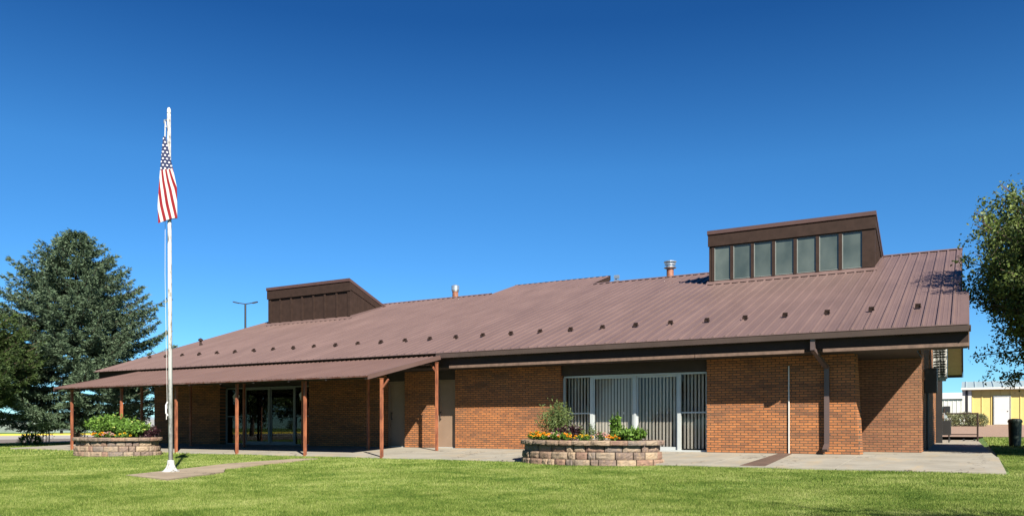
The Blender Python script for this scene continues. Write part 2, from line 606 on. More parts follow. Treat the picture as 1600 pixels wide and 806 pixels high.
wt = 2.575; YB_ = 44.3
def wall(name, x0, x1, y0, y1, z0, z1, mat='brick'):
    return MB().box(x0, x1, y0, y1, z0, z1).build(name, MT[mat], B)
for x0, x1 in ((-30.0, -25.95), (-21.15, -17.57), (-16.73, -15.5), (-14.65, -10.8)):
    wall('wall', x0, x1, 21.9, 22.4, -.1, wt)
# right hand wall with its flared end
MB().hexa([(-6.27, 21.9, -.1), (-2.36, 21.9, -.1), (-2.30, 22.25, -.1), (-6.27, 22.4, -.1),
           (-6.27, 21.9, wt), (-2.50, 21.9, wt), (-2.44, 22.25, wt), (-6.27, 22.4, wt)]).build('wall', MT['brick'], B)
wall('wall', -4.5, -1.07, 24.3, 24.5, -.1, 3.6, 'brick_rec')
g = lambda y: (zr(y) if y < RY else zb(y)) - 0.22
for xa, xb in ((-1.27, -1.07), (-31.3, -31.1)):
    MB().prism_x([(24.5, -.1), (43.4, -.1), (43.4, g(43.4)), (RY, g(RY)), (24.5, g(24.5))], xa, xb).build('wall', MT['brick_side'], B)
wall('wall', -31.1, -1.27, 43.2, 43.4, -.1, g(43.4))
# interior backdrop rooms
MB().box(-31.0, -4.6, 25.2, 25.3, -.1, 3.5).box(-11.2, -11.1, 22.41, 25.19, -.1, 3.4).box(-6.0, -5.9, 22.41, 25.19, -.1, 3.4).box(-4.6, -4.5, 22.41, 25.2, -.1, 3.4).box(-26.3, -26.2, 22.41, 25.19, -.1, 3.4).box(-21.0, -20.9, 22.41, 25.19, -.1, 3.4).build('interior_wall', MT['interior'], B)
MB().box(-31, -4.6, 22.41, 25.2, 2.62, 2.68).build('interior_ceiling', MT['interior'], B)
# headers above openings
for x0, x1 in ((-25.95, -21.15), (-17.57, -16.73), (-15.5, -14.65), (-10.8, -6.27)):
    MB().box(x0, x1, 21.985, 22.3, 2.27, wt).build('header_panel', MT['darkwood'], B)
# soffits
MB().box(XL + .03, -1.07, 20.95, 21.9, 2.58, 2.62).box(-1.07, XR - .04, 20.95, 21.9, 2.58, 2.62).box(-2.6, -1.07, 21.9, 24.3, 2.58, 2.62).box(-31.0, -2.61, 21.9, 22.4, 2.58, 2.62).build('eave_soffit', MT['darkwood'], B)
# closes the eave box behind the soffit at the right end
MB().prism_x([(21.86, 2.6), (21.9, 2.6), (21.9, zr(21.9) - .15), (21.86, zr(21.86) - .15)], -1.07, XR - .03).build('eave_panel', MT['trim'], B)
def sl_box(x0, x1, ya, yb, zf, t0, t1):
    return [(x0, ya, zf(ya) - t1), (x1, ya, zf(ya) - t1), (x1, yb, zf(yb) - t1), (x0, yb, zf(yb) - t1),
            (x0, ya, zf(ya) - t0), (x1, ya, zf(ya) - t0), (x1, yb, zf(yb) - t0), (x0, yb, zf(yb) - t0)]
m = MB()
m.hexa(sl_box(-1.06, -.19, 21.92, RY, zr, .19, .22)); m.hexa(sl_box(-1.06, -.19, RY, YB_ - .1, zb, .19, .22))
m.build('rake_soffit', MT['soffit'], B)
m = MB(); m.hexa(sl_box(XL + .03, -31.3, 21.92, RY, zr, .19, .22)); m.hexa(sl_box(XL + .03, -31.3, RY, YB_ - .1, zb, .19, .22))
m.build('rake_soffit', MT['trim'], B)
# fascia
MB().box(XL + .02, XR - .02, 20.92, 20.95, 2.63, 3.10).build('fascia', MT['trim'], B)
for a, b_ in ((-14.2, -6.31), (-6.29, -3.52), (-3.08, XR - .01)):
    MB().box(a, b_, 20.885, 20.955, 2.55, 2.63).build('fascia_board', MT['board'], B)
MB().box(-14.2, XR - .02, 20.90, 20.919, 2.63, 2.86).build('fascia_board', MT['trim'], B)  # dark strip puts the gutter's shadow into the fascia colour
# end return of eave box at right corner
MB().prism_x([(20.96, 2.55), (21.9, 2.55), (21.9, zr(21.9) - .05), (20.96, zr(20.96) - .05)], XR - .03, XR).build('fascia_board', MT['board'], B)
# rake boards
for xa in (XR - .025, XL):
    m = MB()
    if xa > -1:
        m.hexa(sl_box(xa, xa + .025, 21.91, 24.72, zr, .035, .34)); xa = -.16
        m.hexa(sl_box(xa, xa + .025, 24.0, RY - .001, zr, .035, .30)); m.hexa(sl_box(xa, xa + .025, RY, YB_, zb, .035, .30))
    else:
        m.hexa(sl_box(xa, xa + .025, 21.91, RY - .001, zr, .035, .34)); m.hexa(sl_box(xa, xa + .025, RY, YB_, zb, .035, .34))
    m.build('rake_board', MT['trim'], B)
MB().box(XL + .03, -.17, YB_ - .05, YB_, zb(YB_) - .3, zb(YB_) - .03).build('fascia', MT['trim'], B)
# ribbed roof
def ribbed(x0, x1, ya, yb, zf, pitch=0.3048, h=0.040, wb=.07, wtp=.035, th=.012, minor=True):
    prof = []
    x = x0
    n = int(round((x1 - x0) / pitch)); p = (x1 - x0) / n
    for i in range(n):
        c = x0 + i * p
        prof += [(c, 0), (c + .004, 0)] if i == 0 else []
        r = c + p / 2
        if minor:
            for k in (-.33, ):
                q = r + k * p
                prof += [(q - .014, 0), (q - .006, .0045), (q + .006, .0045), (q + .014, 0)]
        prof += [(r - wb / 2, 0), (r - wtp / 2, h), (r + wtp / 2, h), (r + wb / 2, 0)]
        if minor:
            q = r + .33 * p
            prof += [(q - .014, 0), (q - .006, .0045), (q + .006, .0045), (q + .014, 0)]
    prof.append((x1, 0))
    prof.sort(key=lambda t: t[0])
    v = []; f = []
    N = len(prof)
    for (y) in (ya, yb):
        for px_, hh in prof:
            v.append((px_, y, zf(y) + hh))
    for i in range(N - 1):
        f.append((i, i + 1, N + i + 1, N + i))
    # edge thickness
    b0 = len(v)
    for y in (ya, yb):
        for px_ in (x0, x1):
            v.append((px_, y, zf(y) - th))
    f.append((b0, b0 + 2, b0 + 3, b0 + 1))
    # eave closing strip
    for i in range(N - 1):
        k = len(v)
        v.append((prof[i][0], ya, zf(ya) - th)); v.append((prof[i + 1][0], ya, zf(ya) - th))
        f.append((i, k, k + 1, i + 1))
    return v, f
m = MB()
XI = -.13
m.add(*ribbed(XL, XI, 20.66, RY, zr))
m.add(*ribbed(XL, XI, RY, YB_ + .04, zb))
m.add([(XI + .001, 20.66, zr(20.66)), (XR, 20.66, zr(20.66)), (XR, 24.75, zr(24.75)), (XI + .001, 24.75, zr(24.75)), (XI + .001, 20.66, zr(20.66) - .012), (XR, 20.66, zr(20.66) - .012), (XR, 24.75, zr(24.75) - .012), (XI + .001, 24.75, zr(24.75) - .012)], [(0, 1, 2, 3), (4, 7, 6, 5), (0, 4, 5, 1), (1, 5, 6, 2), (2, 6, 7, 3)])
ROOF = m.build('roof', MT['roof'], B)
m = MB(); m.hexa(sl_box(XL + .03, -.165, 20.98, RY, zr, .02, .12)); m.hexa(sl_box(-.164, XR - .03, 20.98, 24.7, zr, .02, .12)); m.hexa(sl_box(XL + .03, -.165, RY, YB_ - .06, zb, .02, .12))
m.build('roof_deck', MT['trim'], ROOF)
m = MB()
for xa, xb in ((XL, -19.95), (-14.66, -.12)):
    m.add([(xa, RY - .18, zr(RY - .18) + .036), (xb, RY - .18, zr(RY - .18) + .036), (xb, RY, zr(RY) + .05), (xa, RY, zr(RY) + .05), (xa, RY + .18, zb(RY + .18) + .036), (xb, RY + .18, zb(RY + .18) + .036)], [(0, 1, 2, 3), (3, 2, 5, 4)])
m.build('ridge_cap', MT['roof'], ROOF)
# raised portion of the ridge
m = MB()
x0, x1, yt = -19.9, -14.7, 35.2
v, f = ribbed(x0, x1, 32.6, yt, lambda y: zr(y) + .01)
m.add(v, f)
UP = m.build('raised_roof', MT['roof'], B)
MB().prism_x([(32.4, zr(32.4) - .02), (yt - .02, zr(yt) - .02), (yt - .02, zb(yt) - .1), (RY, zr(RY) - .1)], x1 - .1, x1 - .02).prism_x([(32.4, zr(32.4) - .02), (yt - .02, zr(yt) - .02), (yt - .02, zb(yt) - .1), (RY, zr(RY) - .1)], x0 + .02, x0 + .1).box(x0 + .1, x1 - .1, yt - .1, yt - .03, zb(yt) - .1, zr(yt) - .02).build('end_panel', MT['siding'], UP)
MB().box(x0, x1, yt - .01, yt + .03, zr(yt) - .2, zr(yt) + .04).build('ridge_trim', MT['trim'], UP)
# snow guards
gsp = 1.083
sg = None
for i in range(30):
    x = -1.07 - i * gsp
    if x < XL + .5: break
    y = 22.7
    if sg is None:
        mm = MB().box(-.07, .07, -.06, .08, 0.03, .045).box(-.065, .065, .02, .04, .045, .13).box(-.065, -.05, -.05, .02, .045, .10).box(.05, .065, -.05, .02, .045, .10)
        me = mesh_from('snow_guard', mm.v, mm.f, MT['trim'])
    o = place('snow_guard', me, ROOF); sg = o
    o.location = Vector((x, y, zr(y))) - wloc(ROOF)
    o.rotation_euler = (math.atan(SL), 0, 0)
# gutter
MB().prism_x([(20.70, 2.87), (20.90, 2.87), (20.90, 3.0), (20.885, 3.0), (20.885, 2.885), (20.715, 2.885), (20.69, 3.0), (20.665, 3.0)], -14.55, XR + .02).box(XR + .02, XR + .03, 20.67, 20.9, 2.87, 3.0).box(-14.56, -14.55, 20.67, 20.9, 2.87, 3.0).build('gutter', MT['gutter'], B)
# downspout
dx = -3.30; dw = -3.12
MB().beam((dx, 20.80, 2.92), (dx, 20.80, 2.60), .11, .09).beam((dx, 20.80, 2.62), (dw, 21.80, 2.22), .11, .085).beam((dw, 21.80, 2.25), (dw, 21.82, .22), .12, .085).beam((dw, 21.82, .25), (dw - .02, 21.62, .10), .12, .085).box(dw - .08, dw + .08, 21.86, 21.899, 1.6, 1.63).box(dw - .08, dw + .08, 21.86, 21.899, .5, .53).build('downspout', MT['gutter'], B)
MB().tube([(-4.07, 21.87, 2.30), (-4.07, 21.87, 0)], .017).tube([(-4.07, 21.9, 2.30), (-4.07, 21.87, 2.30)], .016).build('conduit', MT['white'], B)

# ---------------- solid doors
def door(x0, x1):
    y = 22.12
    fr = MB().box(x0, x0 + .05, y - .06, y + .1, 0, 2.22).box(x1 - .05, x1, y - .06, y + .1, 0, 2.22).box(x0 + .05, x1 - .05, y - .06, y + .1, 2.17, 2.22).box(x0, x1, y - .05, y + .1, 2.22, 2.27).build('door_frame', MT['door'], B)
    d = MB().box(x0 + .055, x1 - .055, y, y + .045, .015, 2.165).build('door', MT['door'], B)
    MB().tube([(x0 + .13, y - .05, .95), (x0 + .13, y - .05, 1.2)], .012).box(x0 + .115, x0 + .145, y - .05, y, .95, .98).box(x0 + .115, x0 + .145, y - .05, y, 1.17, 1.2).build('handle', MT['black'], d)
    MB().box(x0 + .05, x1 - .05, y - .05, y - .001, 0.0, .02).build('threshold', MT['alu'], B)
door(-17.57, -16.73)
door(-15.5, -14.65)
MB().box(-16.0, -15.99, 21.88, 21.9, 0, 2.5)

# ---------------- sliding glass walls
MT['alu_dark'] = simple('dark_shaded_aluminium', c4(.16, .175, .17), 0.5, 0.1, 3)  # canopy shade painted into the left door frame; also serves dark clerestory frames
def slider(xs, y, gm, blinds, thick, fm='alu'):
    """xs: 5 posts: side light | door | door | side light"""
    z0, z1 = 0.02, 2.25
    fw = MB()
    fw.box(xs[0], xs[-1], y - .05, y + .06, z1 - .055, z1).box(xs[0], xs[-1], y - .06, y + .08, 0.0, .045)
    for i, x in enumerate(xs):
        w_ = thick[i]
        fw.box(x - w_ / 2, x + w_ / 2, y - .045, y + .055, .045, z1 - .055)
    G = fw.build('glass_door_frame', MT[fm], B)
    for k in (0, 3):
        a, b = xs[k] + thick[k] / 2, xs[k + 1] - thick[k + 1] / 2
        MB().box(a, b, y - .02, y + .03, 1.09, 1.13).build('rail', MT[fm], G)
        for lo, hi in ((.045, 1.09), (1.13, z1 - .055)):
            MB().box(a, b, y, y + .006, lo, hi).build('pane', gm, G)
    for k in (1, 2):
        a, b = xs[k] + thick[k] / 2, xs[k + 1] - thick[k + 1] / 2
        yy = y - .012 if k == 1 else y + .03
        lf = MB().box(a, a + .05, yy - .015, yy + .015, .046, z1 - .056).box(b - .05, b, yy - .015, yy + .015, .046, z1 - .056).box(a + .05, b - .05, yy - .015, yy + .015, .046, .13).box(a + .05, b - .05, yy - .015, yy + .015, z1 - .11, z1 - .056)
        lf.build('sliding_door', MT[fm], G)
        MB().box(a + .05, b - .05, yy - .003, yy + .003, .13, z1 - .11).build('pane', gm, G)
        for q in (.25, .5, .75):
            cx = a + (b - a) * q
            MB().box(cx - .018, cx + .018, yy - .006, yy - .0035, 1.08, 1.14).build('safety_mark', MT['white'], G)
    bl = MB()
    r_ = random.Random(int(abs(xs[0]) * 10))
    if blinds:
        for k in range(4):
            a, b = xs[k] + thick[k] / 2, xs[k + 1] - thick[k + 1] / 2
            n = int((b - a) / .098)
            for i in range(n):
                cx = a + (i + .5) * (b - a) / n
                ang = R(blinds[k] + r_.uniform(-4, 4))
                dxx, dyy = math.cos(ang) * .037, math.sin(ang) * .037
                p, q = (cx - dxx, y + .16 - dyy), (cx + dxx, y + .16 + dyy)
                ox, oy = -math.sin(ang) * .002, math.cos(ang) * .002
                bl.hexa([(p[0], p[1], .08), (q[0], q[1], .08), (q[0] + ox, q[1] + oy, .08), (p[0] + ox, p[1] + oy, .08),
                         (p[0], p[1], 2.2), (q[0], q[1], 2.2), (q[0] + ox, q[1] + oy, 2.2), (p[0] + ox, p[1] + oy, 2.2)])
        bl.build('vertical_blinds', MT['blind'], G)
    return G
slider([-10.76, -9.84, -8.45, -7.12, -6.31], 22.14, MT['glass'], [-22, -4, -18, -24], [.06, .10, .06, .10, .06])
GL = slider([-25.9, -24.88, -23.5, -22.17, -21.2], 22.22, MT['darkglass'], [-50, -78, -45, -50], [.07, .10, .06, .10, .06], 'alu_dark')
# pale paper cut-outs on the left side lights
for cx in (-25.35, -21.75):
    pv = [(cx + (.17 + .03 * math.sin(5 * t)) * math.cos(t), 22.195, 1.86 + (.21 + .03 * math.cos(4 * t)) * math.sin(t)) for t in [2 * math.pi * k / 18 for k in range(18)]]
    m = MB(); m.add(pv + [(x, y + .004, z) for x, y, z in pv], [tuple(range(18)), tuple(range(18, 36))[::-1]] + [(i, (i + 1) % 18, (i + 1) % 18 + 18, i + 18) for i in range(18)])
    m.build('paper_sign', MT['white'], GL)

# ---------------- canopy
CX0, CX1, CY0, CY1, CZ0, CZ1 = -29.35, -14.42, 17.22, 20.72, 2.125, 2.925
zc = lambda y: CZ0 + (CZ1 - CZ0) * (y - CY0) / (CY1 - CY0)
m = MB(); m.add(*ribbed(CX0, CX1, CY0, CY1, zc, pitch=.203, h=.02, wb=.05, wtp=.025, minor=False))
CAN = m.build('canopy', MT['canopy'], B)
m = MB()
m.box(CX0 + .05, CX1 - .03, 17.60, 17.66, zc(17.60) - .14, zc(17.60) - .02)
m.box(CX0 + .05, CX1 - .03, 20.56, 20.62, zc(20.56) - .16, zc(20.56) - .04)
for i in range(11):
    x = CX0 + .1 + i * (CX1 - CX0 - .2) / 10
    m.hexa(sl_box(x - .03, x + .03, CY0 + .02, 17.599, zc, .02, .10))
    m.hexa(sl_box(x - .03, x + .03, 17.661, 20.55, zc, .02, .10))
m.build('canopy_beam', MT['darkwood'], CAN)
MB().box(CX0, CX1, CY0 - .012, CY0 - .002, zc(CY0) - .04, zc(CY0) - .004).build('drip_edge', MT['edge_rust'], CAN)
for xa in (CX1 - .01, CX0 - .01):
    m = MB(); m.hexa(sl_box(xa, xa + .03, CY0 - .01, CY1, zc, -.03, .10)); m.build('canopy_trim', MT['canopy'], CAN)
PX = [-14.27, -17.18, -20.1, -23.02, -25.95, -28.9]
post_me = {}
def post(x, y, z1, braces):
    zb_ = z_at(x, y) if y < 18 else zs(0, y)
    m = MB().box(x - .036, x + .036, y - .036, y + .036, zb_ - .05, z1)
    for s in braces:
        m.beam((x + s * .03, y, z1 - .26), (x + s * .24, y, z1 - .02), .045, .05)
    m.box(x - .048, x + .048, y - .048, y + .048, z1, z1 + .015)
    return m.build('canopy_post', MT['post'], B)
for i, x in enumerate(PX):
    post(x, 17.63, zc(17.6) - .16, [1] if i == 0 else [])
    post(x - (.15 if i == 0 else 0), 20.52, zc(20.55) - .18, [-1, ] if i == 0 else [])

# ---------------- clerestories on the roof
def monitor(x0, x1, y0, ztop, glazed, slope=.36):
    dzb = ztop - .08
    q = (ztop - zr(y0)) / (slope + SL)
    ye = y0 + q
    ztf = lambda y: ztop - slope * (y - y0)
    zsill = zr(y0) + .02
    zw0, zw1 = zr(y0) + .13, ztop - .54
    # side walls + rear body
    body = MB()
    body.prism_x([(y0 + .06, zr(y0) - .05), (y0 + .06, ztf(y0 + .06) - .05), (ye, ztf(ye) - .05), (ye, zr(ye) - .1)], x1 - .1, x1)
    body.prism_x([(y0 + .06, zr(y0) - .05), (y0 + .06, ztf(y0 + .06) - .05), (ye, ztf(ye) - .05), (ye, zr(ye) - .1)], x0, x0 + .1)
    # front posts
    xs = np.linspace(x0 + .10, x1 - .35 if glazed else x1 - .10, 8)
    body.box(x0, x1, y0, y0 + .06, zw1, zw1 + .06)
    body.box(x0, x0 + .1, y0, y0 + .06, zsill, zw1)
    for i, x in enumerate(xs):
        a, b = x - .055, x + .055
        if i == 7: b = x1
        if i == 0: a = x0 + .1; b = x0 + .2
        body.box(a, b, y0 - .02, y0 + .06, zsill + .1, zw1)
    D = body.build('clerestory', MT['siding'], B)
    # siding grooves
    y = y0 + .2
    while y < ye - .2:
        if ztf(y) - .42 > zr(y) + .2:
            MB().box(x1 - .002, x1 + .012, y, y + .03, zr(y) + .06, ztf(y) - .40).build('batten', MT['siding'], D)
        y += .17
    # lid roof
    lid = MB()
    lid.hexa([(x0 - .05, y0 - .1, ztf(y0 - .1) - .09), (x1 + .05, y0 - .1, ztf(y0 - .1) - .09), (x1 + .05, ye + .25, ztf(ye + .25) - .09), (x0 - .05, ye + .25, ztf(ye + .25) - .09),
              (x0 - .05, y0 - .1, ztf(y0 - .1) + .05), (x1 + .05, y0 - .1, ztf(y0 - .1) + .05), (x1 + .05, ye + .25, ztf(ye + .25) + .05), (x0 - .05, ye + .25, ztf(ye + .25) + .05)])
    lid.build('clerestory_roof', MT['lid'], D)
    # fascia front and sides
    fa = MB().box(x0 - .03, x1 + .03, y0 - .06, y0, ztop - .50, ztf(y0) - .095)
    for xa in (x1 + .001, x0 - .031):
        fa.hexa([(xa, y0, ztf(y0) - .44), (xa + .03, y0, ztf(y0) - .44), (xa + .03, ye - .1, ztf(ye - .1) - .36), (xa, ye - .1, ztf(ye - .1) - .36),
                 (xa, y0, ztf(y0) - .095), (xa + .03, y0, ztf(y0) - .095), (xa + .03, ye - .1, ztf(ye - .1) - .095), (xa, ye - .1, ztf(ye - .1) - .095)])
    fa.build('clerestory_fascia', MT['siding'], D)
    # sill flashing lying on the roof
    MB().hexa([(x0 - .08, y0 - .2, zr(y0 - .2) + .03), (x1 + .08, y0 - .2, zr(y0 - .2) + .03), (x1 + .08, y0 + .05, zr(y0) + .04), (x0 - .08, y0 + .05, zr(y0) + .04),
               (x0 - .08, y0 - .2, zr(y0 - .2) + .042), (x1 + .08, y0 - .2, zr(y0 - .2) + .042), (x1 + .08, y0 + .05, zr(y0) + .13), (x0 - .08, y0 + .05, zr(y0) + .13)]).build('flashing', MT['roof'], D)
    MB().prism_x([(y0, zr(y0)), (y0, zr(y0) + .14), (ye, zr(ye) + .10), (ye, zr(ye))], x1 + .001, x1 + .04).build('flashing', MT['roof'], D)
    for i in range(7):
        a, b = xs[i] + (.055 if i else .1), xs[i + 1] - .055
        if i == 0: a = x0 + .2
        if glazed:
            MB().box(a, b, y0 + .03, y0 + .045, zw0, zw1).build('window_pane', MT['frost'], D)
            MB().box(a, a + .028, y0 + .005, y0 + .028, zw0, zw1).box(b - .012, b, y0 + .005, y0 + .028, zw0, zw1).box(a + .028, b - .012, y0 + .005, y0 + .028, zw1 - .02, zw1).box(a + .028, b - .012, y0 + .005, y0 + .028, zw0, zw0 + .02).build('window_frame', MT['alu_dark'], D)
        else:
            MB().box(a, b, y0 + .03, y0 + .05, zw0 - .05, zw1).build('panel', MT['siding'], D)
    return D
MT['lid'] = simple('clerestory_cap', c4(.075, .040, .034), 0.45, .12, 3)
MM = Mat('clerestory_glass')
vv = MM.coord()
MM.col(MM.ramp(MM.noise(MM.mapping((1, 1, .7)), 1.2, 3, .5), [(0.3, c4(.042, .056, .050)), (0.7, c4(.095, .115, .102))]))
MM.rough(MM.math('ADD', MM.math('MULTIPLY', MM.noise(vv, 2.5, 4), .25), .10), .6)
MT['frost'] = MM.m
monitor(-8.45, -2.72, 29.85, 7.98, True)
monitor(-31.0, -25.55, 29.2, 7.67, False)

# flues
def flue(x, y, ztop, r, fancy):
    P = MB().lathe(x, y, [(r, zr(RY) - .4), (r, ztop - .2)], 20).build('flue_pipe', MT['flue'], B, smooth=False)
    if fancy:
        prof = [(r + .01, ztop - .38), (r + .1, ztop - .34), (r + .12, ztop - .32), (r + .03, ztop - .30), (r + .03, ztop - .22), (r + .09, ztop - .2), (r + .09, ztop - .16), (r + .03, ztop - .13), (r + .03, ztop - .10), (r + .12, ztop - .09), (r + .12, ztop - .05), (.05, ztop)]
    else:
        prof = [(r + .01, ztop - .36), (r + .04, ztop - .34), (r + .02, ztop - .3), (r + .05, ztop - .28), (r + .05, ztop - .06), (r + .02, ztop - .05), (.02, ztop)]
    MB().lathe(x, y, prof, 20).build('flue_cap', MT['galv'], P)
flue(-22.2, 33.2, 7.78, .15, False)
flue(-11.06, 33.1, 7.83, .15, True)
MB().lathe(-30.8, 24.9, [(.05, zr(24.9)), (.05, zr(24.9) + .22), (.11, zr(24.9) + .24), (.11, zr(24.9) + .3), (.03, zr(24.9) + .36)], 12).build('vent_cap', MT['trim'], ROOF)
fl = MB().tube([(-14.45, 35.3, 7.3), (-14.45, 35.3, 7.75)], .03).build('floodlight', MT['trim'], B)
MB().box(-14.52, -14.28, 35.2, 35.32, 7.7, 7.86).box(-14.52, -14.28, 35.2, 35.32, 7.5, 7.64).build('lamp_head', MT['galv'], fl)

# ---------------- wall-mounted units on the right gable wall
AC = empty('air_conditioner', (-.8, 30.5, 2.33), 'white outdoor air conditioner hung high on the right gable wall', 'air conditioner')
MB().box(-.98, -.56, 30.0, 30.95, 2.33, 3.39).build('housing', MT['white'], AC, bevel=.02)
m = MB()
for z0, n in ((2.42, 6), (3.0, 4)):
    for i in range(n):
        for x0, x1 in ((-.94, -.78), (-.76, -.60)):
            m.box(x0, x1, 29.985, 30.0 - .001, z0 + i * .085, z0 + i * .085 + .036)
m.build('grille', MT['black'], AC)
MB().box(-1.07, -.6, 30.1, 30.15, 2.25, 2.325).box(-1.07, -.6, 30.8, 30.85, 2.25, 2.325).box(-1.07, -1.03, 30.1, 30.15, 1.95, 2.25).box(-1.07, -1.03, 30.8, 30.85, 1.95, 2.25).build('bracket', MT['galv'], AC)
EB = empty('electrical_box', (-.9, 26.2, 1.69), 'black electrical box fixed to the side wall below the air conditioner', 'electrical box')
MB().box(-1.07, -.74, 26.0, 26.5, 1.69, 2.4).build('cabinet', MT['black'], EB, bevel=.01)
MB().tube([(-.98, 26.1, 1.69), (-.98, 26.1, .02)], .035).build('pipe', MT['black'], EB)
MB().box(-1.06, -.84, 36.2, 36.4, .02, 3.2).build('downspout', MT['black'], B)
UC = empty('utility_meter', (-.8, 37, 0.05), 'black gas meter cabinet on the walk beside the side wall near the gate', 'utility meter')
MB().box(-1.0, -.55, 37.2, 37.6, .35, .95).box(-.95, -.9, 37.3, 37.35, .05, .35).box(-.65, -.6, 37.3, 37.35, .05, .35).build('cabinet', MT['black'], UC, bevel=.01)
MB().tube([(-.8, 37.4, .95), (-.8, 37.4, 1.25), (-1.05, 37.4, 1.25)], .03).lathe(-.8, 37.4, [(.08, 1.0), (.11, 1.05), (.11, 1.15), (.05, 1.2)], 12).build('pipe', MT['galv'], UC)

# gate railing
GT = empty('metal_gate', (-.4, 40, .07), 'dark tubular metal gate railing standing across the end of the side walk', 'gate')
for x in (-1.17, .42):
    MB().tube([(x, 40, .03), (x, 40, 1.28)], .035).build('post', MT['trim'], GT)
MB().tube([(-1.17, 40, 1.27), (.42, 40, 1.27)], .03).build('rail', MT['trim'], GT)
MB().tube([(-1.17, 40, .36), (.42, 40, .36)], .02).build('rail', MT['trim'], GT)
MB().tube([(-.85, 40, .36), (-.85, 40, 1.5)], .03).build('upright', MT['trim'], GT)
for x in (-.65, -.1, .3):
    MB().box(x - .04, x + .04, 39.9, 40.0, .09, .17).build('foot', MT['black'], GT)

# green bin
bz = z_at(1.5, 33.5)
BN = empty('waste_bin', (1.5, 33.5, bz), 'dark green round waste bin standing on the shaded grass right of the walk', 'bin')
MT['bing'] = simple('bin_plastic', c4(.006, .015, .010), .45, .15, 3)
MB().lathe(1.5, 33.5, [(.17, bz), (.19, bz + .05), (.21, bz + .85), (.22, bz + .86)], 24).build('body', MT['bing'], BN)
MB().lathe(1.5, 33.5, [(.23, bz + .861), (.23, bz + .92), (.19, bz + .98), (.08, bz + 1.0)], 24).build('lid', MT['bing'], BN)

# ------------------------------------------------------------------ flagpole and flag
px0, py0 = -14.8, 11.2
pz = z_at(px0, py0) + .035
MT['pole'] = rusty('pole_paint', c4(.44, .45, .45), c4(.11, .10, .09), .57, .45, 9)
FP = empty('flagpole', (px0, py0, pz), 'tall weathered white flagpole with a flared base on the concrete pad', 'flagpole')
lean = -.06
H = 7.72
MB().tube([(px0, py0, pz + .1), (px0 + lean * .5, py0, pz + H * .5), (px0 + lean, py0, pz + H - .04)], [.046, .042, .037], 16).build('pole', MT['pole'], FP, smooth=True)
MB().lathe(px0, py0, [(.18, pz), (.18, pz + .02), (.15, pz + .03), (.10, pz + .09), (.075, pz + .16), (.07, pz + .24), (.058, pz + .25)], 20).box(px0 - .28, px0 + .28, py0 - .2, py0 + .2, pz - .012, pz + .001).build('base', MT['pole'], FP)
tx = px0 + lean
MB().lathe(tx, py0, [(.038, pz + H - .05), (.040, pz + H - .03), (.038, pz + H + .03), (.026, pz + H + .065), (.005, pz + H + .085)], 16).build('finial', MT['white'], FP, smooth=True)
MB().box(tx - .13, tx - .03, py0 - .03, py0 - .01, pz + H - .20, pz + H - .17).tube([(tx - .11, py0 - .02, pz + H - .17), (tx - .11, py0 - .02, pz + H - .24)], .025).tube([(tx - .09, py0 - .02, pz + H - .24), (tx - .07, py0 - .02, pz + H - .34)], .012).build('pulley', MT['galv'], FP)
MB().tube([(tx - .085, py0 - .02, pz + H - .2), (tx - .075, py0 - .04, pz + H * .55), (px0 - .075, py0 - .03, pz + 1.35)], .004, 6).tube([(tx - .085, py0 - .03, pz + H - .22), (tx - .08, py0 - .05, pz + H - .7)], .006, 6).build('halyard', MT['white'], FP)
MB().tube([(px0 - .06, py0 - .03, pz + 1.5), (px0 - .09, py0 - .05, pz + 1.42), (px0 - .07, py0 - .06, pz + 1.25), (px0 - .05, py0 - .03, pz + 1.2)], .018, 8).tube([(px0 - .07, py0 - .05, pz + 1.3), (px0 - .075, py0 - .05, pz + 1.12)], .008, 6).build('cleat', MT['white'], FP)

